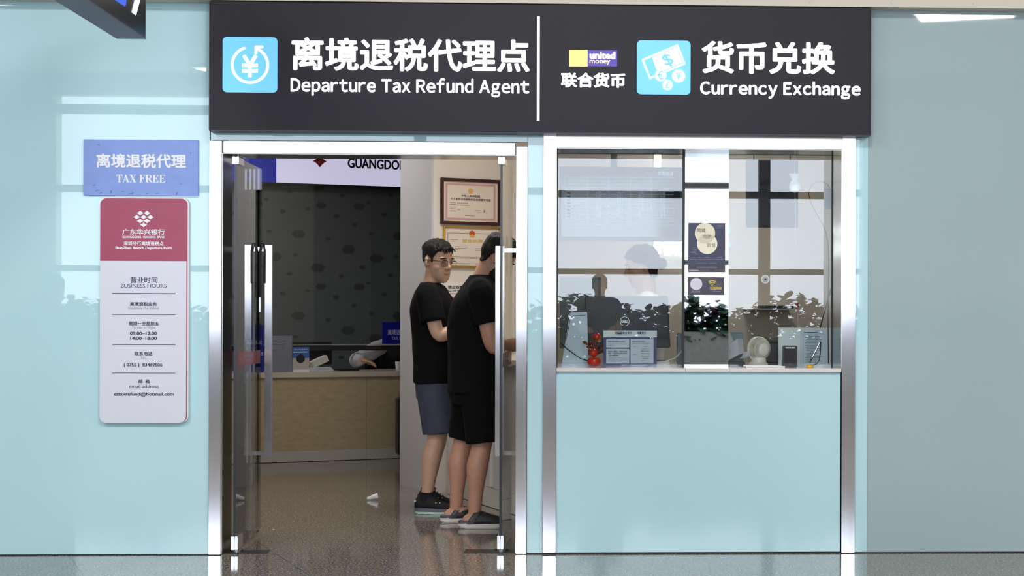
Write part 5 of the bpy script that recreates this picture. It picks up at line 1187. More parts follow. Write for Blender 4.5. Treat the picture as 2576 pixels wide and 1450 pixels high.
def hair_short(line, top=0.022, sideT=0.006):
    def m_(p):
        z = pw(p.x, line) + 0.006*noise.noise(Vector((p.x*60, p.y*60, 3.1)))
        return sst(z-0.004, z+0.006, p.z)
    def t_(p): return sideT + (top-sideT)*sst(0.03, 0.085, p.z)
    return m_, t_
def fold(me, amp, freq, seed, zs=0.35, keep=None):
    """cloth creases: push vertices along their normals by stretched noise"""
    nrm = [v.normal.copy() for v in me.vertices]; cos = [v.co.copy() for v in me.vertices]; flat = []
    for c, n in zip(cos, nrm):
        n1 = noise.noise(Vector((c.x*freq+seed, c.y*freq, c.z*freq*zs))); n2 = noise.noise(Vector((c.x*freq*2.1+c.z*freq*1.2, c.y*freq*2.1-seed, c.z*freq*0.9)))
        flat.extend(c + n*(amp*(n1 + 0.5*n2)))
    me.vertices.foreach_set('co', flat)
    me.update()
def person(label, root, rz, J, torso, head, skin, voxel=0.0035, hair=None, name='person'):
    """J: joints in the person's own frame (x forward, y left). torso: list of sections. head: (pos, yaw, pitch, roll, scale)"""
    t = thing(name, label, 'person', root, rz)
    b = Blob(); b.loft(smooth_secs(torso), 32, 2.4)
    for s in ('l', 'r'):
        h, k, a = J['hip'+s], J['knee'+s], J['ankle'+s]; h, k, a = map(Vector, (h, k, a)); bk = Vector(J.get('calf', (-0.012, 0, 0)))
        f = J.get('legk', 1.0)
        b.limb([h, h.lerp(k, 0.5)+Vector((0.012, 0, 0)), k, k.lerp(a, 0.32)+bk, k.lerp(a, 0.7)+bk*0.4, a], [0.088*f, 0.074*f, 0.054*f, 0.058*f, 0.040*f, 0.034*f], 20, 5)
        toe = Vector(J['toe'+s]); heel = a + Vector((-0.04, 0, 0)); heel.z = 0.045; heel.x -= 0.0
        b.limb([heel, Vector((a.x+0.01, a.y, 0.06)), Vector((toe.x*0.45+a.x*0.55, toe.y*0.45+a.y*0.55, 0.050)), Vector((toe.x-0.05, toe.y, 0.034))], [0.033*J.get('footk', 1), 0.040*J.get('footk', 1), 0.034*J.get('footk', 1), 0.018], 14, 4)
        sh, e, w = map(Vector, (J['sh'+s], J['el'+s], J['wr'+s])); g = J.get('armk', 1.0)
        b.limb([sh + (Vector((0, 0, sh.z-0.03)) - sh)*0.0, sh.lerp(e, 0.45), e, e.lerp(w, 0.3), w], [0.050*g, 0.049*g, 0.041*g, 0.043*g, 0.028*g], 18, 5)
        c = torso[-2]; b.limb([Vector((c[0], 0, sh.z-0.005)), sh], [0.055, 0.048], 16)
        hand(b, w, J['hd'+s], J['hn'+s], J.get('hs'+s, 1), J.get('hc'+s, 0.6))
    pos, yaw, pitch, roll, sc = head; pos = Vector(pos)
    M = Matrix.Translation(pos) @ Euler((roll, pitch, yaw), 'XYZ').to_matrix().to_4x4() @ Matrix.Scale(sc, 4)
    nb = Vector(J['neck']); nt = M @ Vector((-0.022, 0, -0.03))
    b.limb([nb - Vector((0, 0, 0.03)), nb.lerp(nt, 0.5), nt], [0.066, 0.056*J.get('nk', 1), 0.055*J.get('nk', 1)], 20, 5)
    head_blobs(b, M, J.get('jaw', 1.0))
    me = remesh(b, voxel, 9)
    Mi = M.inverted(); lips = mat(skin.name+'_lips', J.get('lips', '#bd907a'), 0.4)
    me.materials.append(skin); me.materials.append(lips)
    for p in me.polygons:
        c = Mi @ p.center
        if c.x > 0.074 and (c.y/0.023)**2 + ((c.z+0.060)/0.0105)**2 < 1: p.material_index = 1
    body = put('body', me, [skin], t, local=True)
    bvh = BVHTree.FromPolygons([v.co for v in me.vertices], [tuple(p.vertices) for p in me.polygons])
    def surf(d):
        o3 = M @ Vector((0, 0, d[2]*0.0)); d3 = (M.to_3x3() @ Vector(d)).normalized(); h = bvh.ray_cast(o3 + d3*0.4, -d3, 0.4); return h[0] if h[0] is not None else o3 + d3*0.09
    rotM = M.to_3x3().normalized()
    b = MB(); b2 = MB()
    for s in (-1, 1):
        p = surf((0.084, s*0.032, 0.009)); b.ball(p + rotM @ Vector((-0.0022, 0, 0)), (0.0040*sc, 0.0130*sc, 0.0034*sc), 14, 8, rotM @ Matrix.Rotation(s*0.3, 3, 'Z'))
        p = surf((0.084, s*0.034, 0.031)); b2.ball(p + rotM @ Vector((-0.0008, 0, 0)), (0.003*sc, 0.021*sc, 0.0038*sc), 14, 8, rotM @ Matrix.Rotation(s*0.38, 3, 'Z') @ Matrix.Rotation(-s*0.10, 3, 'X'))
    b.build('eyes', M_EYE, t, local=True, smooth='all'); b2.build('eyebrows', M_HAIR, t, local=True, smooth='all')
    b = MB(); ml = [surf((0.092, y, -0.0595)) for y in (-0.021, -0.012, 0, 0.012, 0.021)]; b.tube(ml, [0.0005, 0.0013, 0.0016, 0.0013, 0.0005], 6); b.build('mouth_line', mat('mouth_shadow', '#4d2a24', 0.6), t, local=True)
    if hair: put('hair', shell(bvh, M, *hair, jit=0.5), M_HAIR, t, local=True)
    return t, M, bvh
def garment(nm, mb, voxel, m_, t, amp=0.006, freq=9, seed=1.0, sm=14, keep=None):
    me = remesh(mb, voxel, sm); fold(me, amp, freq, seed, keep=keep)
    return put(nm, me, m_, t, local=True)
def sleeve(b, J, s, upto, r0=0.078, r1=0.068, fwd=(0, 0, 0)):
    sh, e = Vector(J['sh'+s]), Vector(J['el'+s]); p = sh.lerp(e, upto)
    b.limb([sh*0.35 + Vector((0.65*J['neck'][0], 0, 0.65*(sh.z+0.025))), Vector((sh.x, sh.y*0.95, sh.z)), sh.lerp(e, upto*0.5), p + Vector(fwd)], [r0*0.70, r0*0.84, r0*0.95, r1], 22, 5, False)
# ---------------------------------------------------------------- shoes
def outline(L, w, n=40, heel=0.40):
    """foot outline, heel at x=0"""
    pts = []
    for i in range(n):
        a = 2*PI*i/n; u = (1+math.cos(a))/2; x = L*u
        wid = w*(0.78 + 0.22*sst(0.25, 0.75, u)) * math.sqrt(max(0, 1-((u-0.5)/0.5)**4)); pts.append((x, wid/2*math.copysign(1, math.sin(a)) if abs(math.sin(a)) > 1e-6 else 0))
    return pts
def sneaker(par, pos, rz, L=0.285):
    r = par; MM = Matrix.Translation(pos) @ Matrix.Rotation(rz, 4, 'Z')
    def bl(b, nm, m_, p, **k): return b.xf(MM).build(nm, m_, p, local=True, **k)
    o = outline(L, 0.102); b = MB(); b.slab(o, 0.011, 0.036)
    for v in b.bm.verts: v.co.z += 0.012*sst(0.55, 1.0, v.co.x/L)*(1 if v.co.z < 0.03 else 0.5) + (0.012 if v.co.z > 0.03 else 0)*sst(0.5, 0.0, v.co.x/L)
    mid = bl(b, 'shoe', mat('grey_midsole', '#6c6875', 0.6), r, bevel=0.004)
    b = MB(); no = 40; oo = outline(L*0.985, 0.098, no); lo, hi = [], []
    for i, (x, y) in enumerate(oo):
        u = x/L; lift = 0.010*sst(0.7, 1.0, u) + 0.004*sst(0.08, 0.0, u)
        lo.append(b.bm.verts.new((x+0.002, y, lift + 0.0025*(1+math.sin(u*44))*0.5))); hi.append(b.bm.verts.new((x+0.002, y*1.02, 0.013 + lift + 0.005*sst(0.5, 0.0, u) + 0.004*math.sin(u*19))))
    b._f(lo[::-1]); b._f(hi)
    for i in range(no): b._f([lo[i], lo[(i+1) % no], hi[(i+1) % no], hi[i]])
    bl(b, 'outsole', mat('mint_outsole', '#b4dccb', 0.6), mid)
    b = Blob(); secs = []
    rings = []
    for u, zt, w, zc in ((0.015, 0.085, 0.050, 0.04), (0.08, 0.118, 0.072, 0.04), (0.2, 0.122, 0.080, 0.04), (0.33, 0.128, 0.082, 0.04), (0.42, 0.112, 0.084, 0.038), (0.55, 0.088, 0.090, 0.036), (0.7, 0.068, 0.094, 0.036), (0.85, 0.056, 0.086, 0.036), (0.95, 0.050, 0.062, 0.036), (0.985, 0.044, 0.030, 0.036)):
        ring = []
        for i in range(20):
            a = PI*i/19; ring.append(b.bm.verts.new((L*u, w/2*math.cos(a), zc + (zt-zc)*math.sin(a)**0.7)))
        rings.append(ring)
    for a, c in zip(rings, rings[1:]):
        for k in range(19): b._f([a[k], a[k+1], c[k+1], c[k]])
        b._f([a[0], c[0], c[-1], a[-1]])
    b._f(rings[0]); b._f(rings[-1][::-1])
    bl(b, 'upper', mat('black_mesh_fabric', '#131316', 0.75, bump=0.3, bump_scale=400), mid, smooth='all')
    b = MB()
    for i, u in enumerate((0.40, 0.46, 0.52, 0.58)):
        z = 0.122-0.011*i-0.003; b.tube([(L*u, -0.030, z-0.018), (L*(u+0.01), -0.012, z), (L*(u+0.01), 0.012, z), (L*u, 0.030, z-0.018)], 0.0028, 6)
    for s in (-1, 1): b.tube([(L*0.41, 0, 0.126), (L*0.39, s*0.02, 0.138), (L*0.43, s*0.034, 0.128), (L*0.42, s*0.012, 0.121)], 0.0024, 6)
    bl(b, 'laces', mat('black_lace', '#0c0c0e', 0.8), mid)
    b = MB()
    for u, y in ((0.50, -0.036), (0.585, -0.037)): b.box(L*u-0.004, L*u+0.004, y-0.004, y+0.002, 0.070, 0.076)
    b.box(0.003, 0.02, -0.026, -0.0225, 0.075, 0.085)
    bl(b, 'pale_tabs', mat('pale_tab', '#cfd3d6', 0.5), mid)
def clog(par, pos, rz, L=0.285):
    MM = Matrix.Translation(pos) @ Matrix.Rotation(rz, 4, 'Z')
    def bl(b, nm, m_, p, **k): return b.xf(MM).build(nm, m_, p, local=True, **k)
    o = outline(L, 0.112); b = MB(); b.slab(o, 0.0, 0.034)
    for v in b.bm.verts:
        u = v.co.x/L; v.co.z += (0.010*sst(0.75, 1.0, u) + 0.006*sst(0.12, 0.0, u)) if v.co.z < 0.01 else 0.016*math.exp(-((u-0.30)/0.16)**2)
        if v.co.z < 0.012: v.co.y *= 0.93
    sole = bl(b, 'clog', mat('off_white_foam', '#d6d3cb', 0.6), par, bevel=0.007, seg=3)
    b = Blob(); rings = []
    for u, zt, w, zc in ((0.40, 0.098, 0.098, 0.030), (0.5, 0.096, 0.102, 0.030), (0.62, 0.084, 0.106, 0.030), (0.75, 0.072, 0.106, 0.030), (0.87, 0.062, 0.094, 0.030), (0.95, 0.054, 0.068, 0.032), (0.985, 0.046, 0.034, 0.034)):
        ring = []
        for i in range(20): a = PI*i/19; ring.append(b.bm.verts.new((L*u - (0.05*(1-math.sin(a)) if u < 0.45 else 0.02*(1-math.sin(a)) if u < 0.55 else 0), w/2*math.cos(a), zc + (zt-zc)*math.sin(a)**0.75)))
        rings.append(ring)
    for a, c in zip(rings, rings[1:]):
        for k in range(19): b._f([a[k], a[k+1], c[k+1], c[k]])
        b._f([a[0], c[0], c[-1], a[-1]])
    b._f(rings[0]); b._f(rings[-1][::-1])
    bl(b, 'upper', mat('black_foam', '#17161b', 0.6), sole, smooth='all')
    b = MB(); pts = []
    rows = []
    for i in range(19):
        a = PI*i/18; x = L*0.40 - 0.05*(1-math.sin(a)); y = 0.1015/2*math.cos(a); z = 0.031+0.0705*math.sin(a)**0.75
        rows.append([(x-0.020, y*0.99, z-0.001), (x+0.018, y*1.01, z+0.0005)])
    b.sheet(rows, 0.004); bl(b, 'grey_band', mat('grey_foam', '#5f5f63', 0.6), sole, smooth=True)
    b = MB(); b.slab([(x*0.34 if x < 9 else x, y*0.9) for x, y in outline(L, 0.108)], 0.030, 0.046); bl(b, 'heel_liner', mat('grey_violet_foam', '#5b5866', 0.7), sole, bevel=0.004)
    b = MB(); b.tube([(L*0.235, -0.051, 0.050), (L*0.25, -0.0525, 0.057), (L*0.29, -0.052, 0.071), (L*0.305, -0.051, 0.070), (L*0.275, -0.0525, 0.053), (L*0.235, -0.051, 0.050)], 0.0014, 6); bl(b, 'band_emblem', mat('pale_grey_emblem', '#8d8d90', 0.5), sole)

# ---------------------------------------------------------------- man in navy shorts
M_TEE = mat('black_cotton', '#0b0b0e', 0.9, spec=0.15, noise_amt=0.15, noise_scale=40)
SK1 = skin_mat('tan_skin', '#c39c84'); SK2 = skin_mat('ruddy_skin', '#ba8b74')
Jm = dict(hipl=(-0.005, 0.095, 0.86), hipr=(-0.005, -0.095, 0.86), kneel=(0.0, 0.125, 0.465), kneer=(0.012, -0.105, 0.465), anklel=(-0.075, 0.15, 0.085), ankler=(-0.048, -0.105, 0.085),
          toel=(0.13, 0.16, 0.03), toer=(0.165, -0.115, 0.03), shl=(-0.015, 0.185, 1.375), shr=(-0.035, -0.185, 1.375), ell=(0.06, 0.23, 1.12), elr=(0.045, -0.235, 1.125), wrl=(0.26, 0.09, 1.15), wrr=(0.275, -0.12, 1.16),
          hdl=(0.75, -0.65, 0.0), hnl=(0, 0, -1), hdr=(0.8, 0.6, -0.05), hnr=(0, 0, -1), hsl=1, hsr=-1, neck=(-0.035, 0, 1.43), legk=0.98, footk=0.8, nk=0.92)
tor = [(-0.0, 0, 0.78, 0.085, 0.13), (-0.005, 0, 0.86, 0.115, 0.165), (0.0, 0, 0.95, 0.118, 0.165), (0.0, 0, 1.06, 0.112, 0.150), (-0.01, 0, 1.18, 0.122, 0.165), (-0.015, 0, 1.30, 0.125, 0.178), (-0.028, 0, 1.39, 0.09, 0.155), (-0.034, 0, 1.44, 0.055, 0.075)]
R1 = (-0.757, 1.92, 0)
t, M1, bv = person('man in black T-shirt and navy shorts wearing glasses, standing side-on behind the other man', R1, math.radians(-4), Jm, tor, ((0.005, 0.0, 1.578), math.radians(-40), math.radians(9), 0.0, 1.07), SK1, 0.0035, hair_short(HL_P1, 0.019, 0.0035))
b = Blob(); b.loft(smooth_secs([(-0.002, 0, 0.812, 0.140, 0.192), (-0.002, 0, 0.84, 0.143, 0.195), (-0.002, 0, 0.95, 0.142, 0.190), (-0.004, 0, 1.08, 0.146, 0.182), (-0.012, 0, 1.20, 0.152, 0.187), (-0.018, 0, 1.30, 0.148, 0.194), (-0.03, 0, 1.385, 0.105, 0.165), (-0.036, 0, 1.432, 0.072, 0.082), (-0.034, 0, 1.446, 0.066, 0.072)]), 36, 2.3)
sleeve(b, Jm, 'l', 0.72, 0.082, 0.082); sleeve(b, Jm, 'r', 0.70, 0.084, 0.084, (-0.012, 0, 0.0))
garment('black_t_shirt', b, 0.0055, M_TEE, t, 0.0075, 8, 2.0)
b = Blob(); b.loft(smooth_secs([(0.0, 0, 0.72, 0.128, 0.185), (0.0, 0, 0.80, 0.132, 0.186), (0, 0, 0.90, 0.128, 0.18), (0, 0, 0.96, 0.122, 0.172)]), 32)
for s, sg in (('l', 1), ('r', -1)):
    h, k = Vector(Jm['hip'+s]), Vector(Jm['knee'+s]); b.limb([h + Vector((0.005, 0, -0.06)), h.lerp(k, 0.5) + Vector((0.012, sg*0.008, 0)), Vector((k.x+0.022, k.y+sg*0.006, 0.502))], [0.115, 0.108, 0.104], 24, 5, False)
garment('navy_shorts', b, 0.0055, mat('navy_fabric', '#363b4e', 0.8, noise_amt=0.1, noise_scale=30), t, 0.007, 9, 5.0)
for s in ('l', 'r'):
    a = Vector(Jm['ankle'+s]); sneaker(t, Vector((a.x-0.072, a.y, 0.0)), math.radians(3 if s == 'l' else -4), 0.287)
    b = Blob(); b.tube(*cat_rom([(a.x-0.004, a.y, 0.07), (a.x-0.002, a.y, 0.115), (a.x-0.001, a.y, 0.135)], [0.046, 0.043, 0.042], 3), 20); b.build('sock', mat('black_knit', '#0f0f11', 0.9), t, local=True, smooth=True)
# glasses
b = MB(); b2 = MB(); lens = MB()
def G(p): return M1 @ Vector(p)
for s in (-1, 1):
    ring = []
    for i in range(24):
        a = 2*PI*i/24; c_, q_ = math.cos(a), math.sin(a); y = s*0.034 + 0.0255*math.copysign(abs(c_)**0.7, c_); z = 0.004 + 0.018*math.copysign(abs(q_)**0.7, q_); ring.append((0.101 - 0.10*(abs(y)-0.02)**2*8, y, z))
    top = [p for p in ring if p[2] > 0.012]; b.tube([G(p) for p in sorted(top, key=lambda p: p[1])], 0.0022, 6); b2.tube([G(p) for p in ring+[ring[0]]], 0.0009, 5)
    lens.sheet([[G((0.0995-0.8*(abs(y)-0.02)**2, y, z)) for z in (-0.012, 0.004, 0.018)] for y in (s*0.012, s*0.034, s*0.056)], 0.0006); b.tube([G((0.094, s*0.060, 0.018)), G((0.075, s*0.074, 0.016)), G((0.02, s*0.083, 0.012)), G((-0.012, s*0.086, 0.012)), G((-0.022, s*0.084, 0.0))], 0.0021, 6)
b2.tube([G((0.1, -0.010, 0.012)), G((0.108, 0, 0.015)), G((0.1, 0.010, 0.012))], 0.0014, 6)
gl = b.build('glasses', mat('dark_metal_rim', '#1c1815', 0.35, 0.5), t, local=True); b2.build('thin_rim', mat('bronze_wire', '#5a4a3a', 0.3, 0.8), gl, local=True); lens.build('lenses', M_GLASS, gl, local=True)
# chest print, mostly hidden
# fringe falling over the forehead
b = MB(); rf = random.Random(3)
for i in range(60):
    y0 = rf.uniform(-0.062, 0.058); st = Vector((rf.uniform(0.02, 0.07), y0, 0.108 - abs(y0)*0.3)); L = rf.uniform(0.6, 1.05)
    dr = 0.026*L if -0.045 < y0 < 0.0 else 0.010*L
    mid = Vector((0.094 - 2.2*y0*y0*3, y0*1.05, 0.098 - abs(y0)*0.3)); end = Vector((0.100 - 9*y0*y0, y0 + 0.010 + rf.uniform(-0.004, 0.006), 0.098-dr-abs(y0)*0.35))
    b.tube([G(st), G(mid), G(end)], [0.004, 0.0034, 0.0006], 5)
b.build('fringe', M_HAIR, t, local=True, smooth='all')

# ---------------------------------------------------------------- bearded man in black shorts, clogs
Jb = dict(hipl=(-0.02, 0.10, 0.87), hipr=(-0.01, -0.10, 0.87), kneel=(-0.085, 0.14, 0.475), kneer=(-0.005, -0.125, 0.475), anklel=(-0.125, 0.155, 0.09), ankler=(-0.045, -0.13, 0.09),
          toel=(0.09, 0.165, 0.03), toer=(0.175, -0.145, 0.03), shl=(0.0, 0.205, 1.40), shr=(-0.02, -0.205, 1.385), ell=(0.10, 0.27, 1.09), elr=(0.045, -0.255, 1.075), wrl=(0.23, 0.14, 1.06), wrr=(0.245, -0.15, 1.07),
          hdl=(0.85, -0.5, -0.12), hnl=(0, 0, -1), hdr=(0.9, 0.42, -0.1), hnr=(0, 0, -1), hsl=1, hsr=-1, neck=(0.0, 0, 1.455), legk=1.10, armk=1.16, jaw=1.05)
torb = [(-0.02, 0, 0.79, 0.10, 0.15), (-0.02, 0, 0.87, 0.135, 0.18), (-0.015, 0, 0.96, 0.14, 0.185), (-0.01, 0, 1.08, 0.142, 0.178), (-0.01, 0, 1.20, 0.142, 0.185), (0.0, 0, 1.32, 0.138, 0.195), (0.005, 0, 1.41, 0.10, 0.17), (0.008, 0, 1.465, 0.06, 0.08)]
R2 = (-0.452, 1.235, 0)
HL_B = [(-0.11, -0.060), (-0.06, -0.062), (-0.045, -0.045), (-0.036, 0.005), (-0.012, 0.034), (0.012, 0.018), (0.022, -0.02), (0.034, -0.01), (0.044, 0.030), (0.058, 0.055), (0.075, 0.07), (0.11, 0.078)]
t, M2, bv2 = person('bearded man in black T-shirt, black shorts and white-soled clogs, bending over the cabinet', R2, math.radians(9), Jb, torb, ((0.098, 0.0, 1.578), math.radians(-4), math.radians(38), 0.0, 1.08), SK2, 0.0038, hair_short(HL_B, 0.024, 0.009))
def beard_m(p):
    a = sst(0.005, 0.03, p.x)*sst(0.002, -0.02, p.z - 0.25*max(0, 0.05-p.x)); mouth = 1 - sst(0.03, 0.02, abs(p.y))*sst(-0.075, -0.068, p.z)*sst(0.06, 0.075, p.x)*sst(-0.035, -0.045, p.z)
    up = 1 - sst(-0.04, -0.02, p.z)*sst(0.05, 0.065, p.x)
    return a*mouth*up
put('beard', shell(bv2, M2, beard_m, lambda p: 0.012+0.016*sst(-0.05, -0.11, p.z), jit=0.6, seed=4), M_HAIR, t, local=True)
b = Blob(); b.loft(smooth_secs([(-0.025, 0, 0.785, 0.168, 0.215), (-0.025, 0, 0.81, 0.170, 0.217), (-0.02, 0, 0.92, 0.170, 0.212), (-0.018, 0, 1.08, 0.175, 0.207), (-0.02, 0, 1.20, 0.172, 0.210), (-0.008, 0, 1.32, 0.160, 0.214), (0.003, 0, 1.405, 0.115, 0.185), (0.006, 0, 1.462, 0.078, 0.09), (0.008, 0, 1.48, 0.070, 0.078)]), 36, 2.3)
sleeve(b, Jb, 'l', 0.62, 0.090, 0.084); sleeve(b, Jb, 'r', 0.62, 0.090, 0.086)
garment('black_t_shirt', b, 0.0055, M_TEE, t, 0.009, 7, 9.0)
b = Blob(); b.loft(smooth_secs([(-0.02, 0, 0.72, 0.15, 0.205), (-0.02, 0, 0.80, 0.156, 0.206), (-0.02, 0, 0.90, 0.15, 0.2), (-0.02, 0, 0.96, 0.145, 0.19)]), 32)
for s, sg in (('l', 1), ('r', -1)):
    h, k = Vector(Jb['hip'+s]), Vector(Jb['knee'+s]); b.limb([h + Vector((0.0, 0, -0.06)), h.lerp(k, 0.5) + Vector((0.016, sg*0.006, 0)), Vector((k.x+0.026, k.y+sg*0.006, 0.500))], [0.13, 0.122, 0.118], 24, 5, False)
garment('black_shorts', b, 0.0055, mat('black_jersey', '#09090b', 0.9, spec=0.15), t, 0.008, 8, 3.0)
for s in ('l', 'r'):
    a = Vector(Jb['ankle'+s]); clog(t, Vector((a.x-0.095, a.y, 0.0)), math.radians(4 if s == 'l' else -5), 0.295)

# ---------------------------------------------------------------- clerk behind the service counter
def rest(R_, rz, J, tor_, head_, sk, label, vox, hair, shirt_m, pants_m, shirt_nm, pants_nm, long_sleeve=False, sit=False):
    t, M, bv = person(label, R_, rz, J, tor_, head_, sk, vox, hair)
    b = Blob(); b.loft(smooth_secs([(x, y, z, rx*1.12+0.012, ry*1.08+0.012) for x, y, z, rx, ry in tor_[1:]]), 28, 2.3)
    for s in ('l', 'r'):
        sleeve(b, J, s, 1.0 if long_sleeve else 0.7, 0.078, 0.062)
        if long_sleeve: b.limb([Vector(J['el'+s]), Vector(J['el'+s]).lerp(Vector(J['wr'+s]), 0.9)], [0.070, 0.050], 18, 5)
    garment(shirt_nm, b, 0.008, shirt_m, t, 0.007, 9, 1.0)
    b = Blob(); b.loft(smooth_secs([(x, y, z, rx*1.08+0.01, ry*1.05+0.01) for x, y, z, rx, ry in tor_[:3]]), 28, 2.3)
    for s in ('l', 'r'):
        h, k, a = map(Vector, (J['hip'+s], J['knee'+s], J['ankle'+s])); b.limb([h, h.lerp(k, 0.5), k, k.lerp(a, 0.5), a+Vector((0, 0, 0.0))], [0.105, 0.092, 0.075, 0.068, 0.062], 20, 5, False)
    garment(pants_nm, b, 0.008, pants_m, t, 0.006, 9, 4.0)
    for s in ('l', 'r'):
        a = Vector(J['ankle'+s]); MB().slab([(x+a.x-0.07, y+a.y) for x, y in outline(0.27, 0.095)], 0.0, 0.075).build('shoe', M_BLACK, t, local=True, bevel=0.02, seg=3)
    return t, M, bv
M_SHIRTW = mat('white_shirt_cotton', '#d6d4d8', 0.8); M_TROUSER = mat('dark_trousers', '#1d1d22', 0.8)
SKc = skin_mat('light_tan_skin', '#c99d80')
q = LK(1003, 880, 0.86); pc = K0 + U*q[0] + V*0.86; pc.z = 0
# clerk faces the counter (towards -V): own x axis = -V
rzc = TH - PI/2
def cl(u, yl, z): w_ = K0 + U*u + V*yl - pc; return (w_.dot(-V), w_.dot(Vector((math.cos(rzc+PI/2), math.sin(rzc+PI/2), 0))), z)
eu = LK(897, 905, 0.60); hu = LK(921, 921, 0.36)
el_ = cl(eu[0], 0.60, CTZ+0.078); wr_ = cl(LK(906, 915, 0.44)[0], 0.44, CTZ+0.088)
Jc = dict(hipl=(0, 0.10, 0.52), hipr=(0, -0.10, 0.52), kneel=(0.40, 0.12, 0.49), kneer=(0.40, -0.12, 0.49), anklel=(0.39, 0.13, 0.085), ankler=(0.39, -0.13, 0.085), toel=(0.56, 0.14, 0.03), toer=(0.56, -0.14, 0.03),
          shl=(0.10, 0.18, 0.955), shr=(0.10, -0.18, 0.955), ell=(0.12, 0.26, CTZ+0.09), elr=el_, wrl=(0.30, 0.14, CTZ+0.07), wrr=wr_, hdl=(0.9, -0.4, 0), hnl=(0, 0, -1),
          hdr=tuple(Vector(cl(hu[0]+0.12, 0.36, CTZ+0.05)) - Vector(wr_)), hnr=(0, 0, -1), hsl=1, hsr=1, hcr=0.5, neck=(0.11, 0, 1.0))
torc = [(0.0, 0, 0.44, 0.11, 0.16), (0.0, 0, 0.52, 0.12, 0.165), (0.02, 0, 0.62, 0.11, 0.15), (0.05, 0, 0.74, 0.105, 0.15), (0.08, 0, 0.86, 0.11, 0.165), (0.10, 0, 0.95, 0.085, 0.15), (0.11, 0, 1.01, 0.055, 0.07)]
t, Mc, bvc = rest(pc, rzc, Jc, torc, ((0.17, 0, 1.085), 0.0, math.radians(28), 0, 1.0), SKc, 'seated clerk in white sleeves and black vest behind the service counter, hand on the worktop', 0.0045, hair_short(HL_SHORT, 0.022, 0.010), M_SHIRTW, M_TROUSER, 'white_shirt', 'dark_trousers', True)
b = Blob(); b.loft(smooth_secs([(x, y, z, rx*1.16+0.02, ry*1.10+0.016) for x, y, z, rx, ry in torc[1:6]]), 28, 2.3); garment('black_vest', b, 0.008, mat('black_vest_cloth', '#141418', 0.8), t, 0.004, 9, 7.0)
# office chair under the clerk
oc = thing('office_chair', 'black office chair under the clerk behind the service counter', 'chair', pc, rzc)
MB().box(-0.24, 0.22, -0.24, 0.24, 0.30, 0.355).build('seat', M_BLACK, oc, local=True, bevel=0.02, seg=3); MB().box(-0.34, -0.29, -0.22, 0.22, 0.50, 0.92).build('backrest', M_BLACK, oc, local=True, bevel=0.02, seg=3)
MB().tube([(-0.22, 0, 0.33), (-0.33, 0, 0.40), (-0.33, 0, 0.55)], 0.02, 8).build('back_bracket', M_BLACK, oc, local=True); MB().tube([(0, 0, 0.08), (0, 0, 0.30)], 0.028, 12).build('gas_column', M_STEEL_POL, oc, local=True)
for i in range(5):
    a = 2*PI*i/5+0.3; MB().tube([(0, 0, 0.10), (0.25*math.cos(a), 0.25*math.sin(a), 0.06)], [0.025, 0.015], 8).build('leg', M_BLACK, oc, local=True); MB().ball((0.25*math.cos(a), 0.25*math.sin(a), 0.028), (0.027, 0.027, 0.027), 12, 8).build('caster', M_RUBBER, oc, local=True)
# dark cloth and red stamp pad near the clerk's hand
q0 = LK(852, 930, 0.25)[0]; q1 = LK(896, 930, 0.25)[0]
bt = thing('black_tablet', 'thin black tablet lying on the worktop beside the clerk', 'tablet', K0, TH); MB().box(q0, q1+0.02, 0.22, 0.40, CTZ, CTZ+0.016).build('slab', M_BLACK, bt, local=True, bevel=0.003)

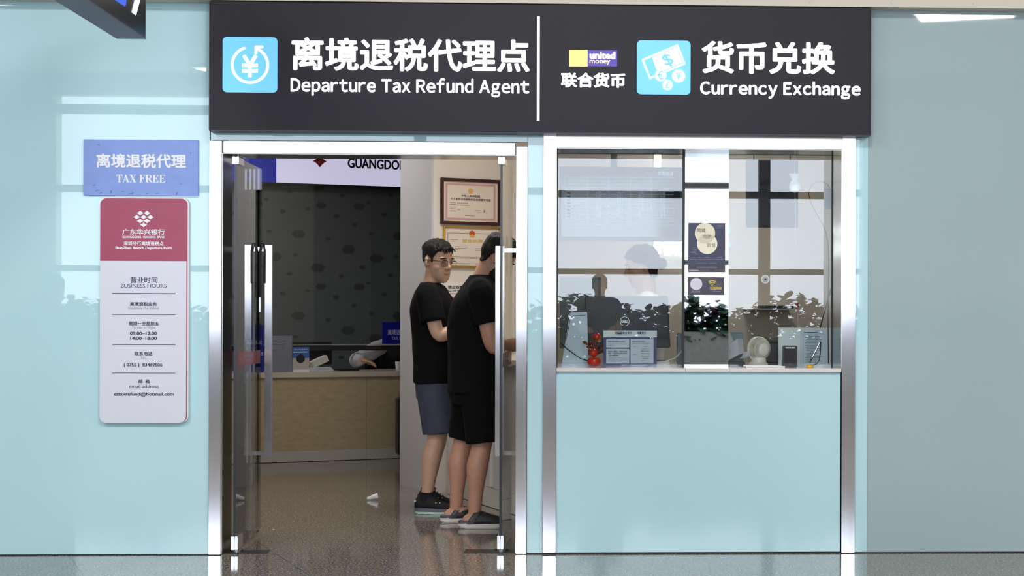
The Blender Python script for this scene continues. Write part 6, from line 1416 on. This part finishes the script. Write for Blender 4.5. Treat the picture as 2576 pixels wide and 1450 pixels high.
# ---------------------------------------------------------------- booth clerk, standing, facing left
Jw = dict(hipl=(0, 0.09, 0.84), hipr=(0, -0.09, 0.84), kneel=(0.0, 0.10, 0.46), kneer=(0.0, -0.10, 0.46), anklel=(-0.03, 0.10, 0.085), ankler=(-0.03, -0.10, 0.085), toel=(0.16, 0.11, 0.03), toer=(0.16, -0.11, 0.03),
          shl=(0.0, 0.165, 1.315), shr=(0.0, -0.165, 1.315), ell=(0.03, 0.19, 1.05), elr=(0.03, -0.20, 1.05), wrl=(0.22, 0.13, 1.05), wrr=(0.22, -0.13, 1.05), hdl=(1, -0.2, -0.1), hnl=(0, 0, -1), hdr=(1, 0.2, -0.1), hnr=(0, 0, -1), hsl=1, hsr=-1, neck=(-0.01, 0, 1.37))
torw = [(0, 0, 0.76, 0.09, 0.13), (0, 0, 0.84, 0.11, 0.155), (0, 0, 0.94, 0.10, 0.145), (0, 0, 1.04, 0.092, 0.125), (0.005, 0, 1.14, 0.10, 0.14), (0.01, 0, 1.23, 0.115, 0.15), (0.0, 0, 1.32, 0.08, 0.13), (-0.01, 0, 1.375, 0.048, 0.06)]
hp = at(1622, 672, 1.36)
def hair_long_m(p): z = pw(p.x, [(-0.10, -0.075), (-0.03, -0.07), (-0.02, -0.01), (0.01, 0.02), (0.04, 0.03), (0.06, 0.055), (0.08, 0.07), (0.11, 0.08)]); return sst(z-0.004, z+0.008, p.z)
t, Mw, bvw = rest((hp.x, 1.36, 0), PI, Jw, torw, ((0.02, 0, hp.z), 0.15, math.radians(14), 0, 0.99), SKc, 'booth clerk with dark tied-back hair and white blouse, behind the black monitor', 0.0055, (hair_long_m, lambda p: 0.018), M_SHIRTW, M_TROUSER, 'white_blouse', 'dark_trousers', True)
b = MB(); b.ball(Mw @ Vector((-0.125, 0, -0.01)), (0.036, 0.034, 0.036), 16, 12); b.build('hair_bun', M_HAIR, t, local=True, smooth='all')

# ---------------------------------------------------------------- people standing in the hall, seen only as reflections
def stander(loc, rz, label, k, shirt):
    def S_(p): return tuple(c*k for c in p)
    J = {n: (S_(v) if isinstance(v, tuple) and n[:2] not in ('hd', 'hn') else v) for n, v in Jw.items()}
    tr_ = [tuple(c*k for c in s_) for s_ in torw]
    return rest(loc, rz, J, tr_, ((0.01, 0, 1.50*k), 0, 0.12, 0, 1.0), SKc, label, 0.009, hair_short(HL_SHORT, 0.022, 0.01), shirt, M_TROUSER, 'dark_top', 'dark_trousers')
pp = (1510-1400)/4330*(9.3+9.4)
stander((pp, -9.4, 0), PI/2, 'person in dark top standing in the hall facing the booth, mirrored in its left pane', 1.03, mat('dark_navy_top', '#17181f', 0.8))
stander((-3.5, -3.1, 0), math.radians(60), 'short person in dark top in the hall, mirrored in the left glass wall', 0.925, mat('dark_navy_top', '#17181f'))
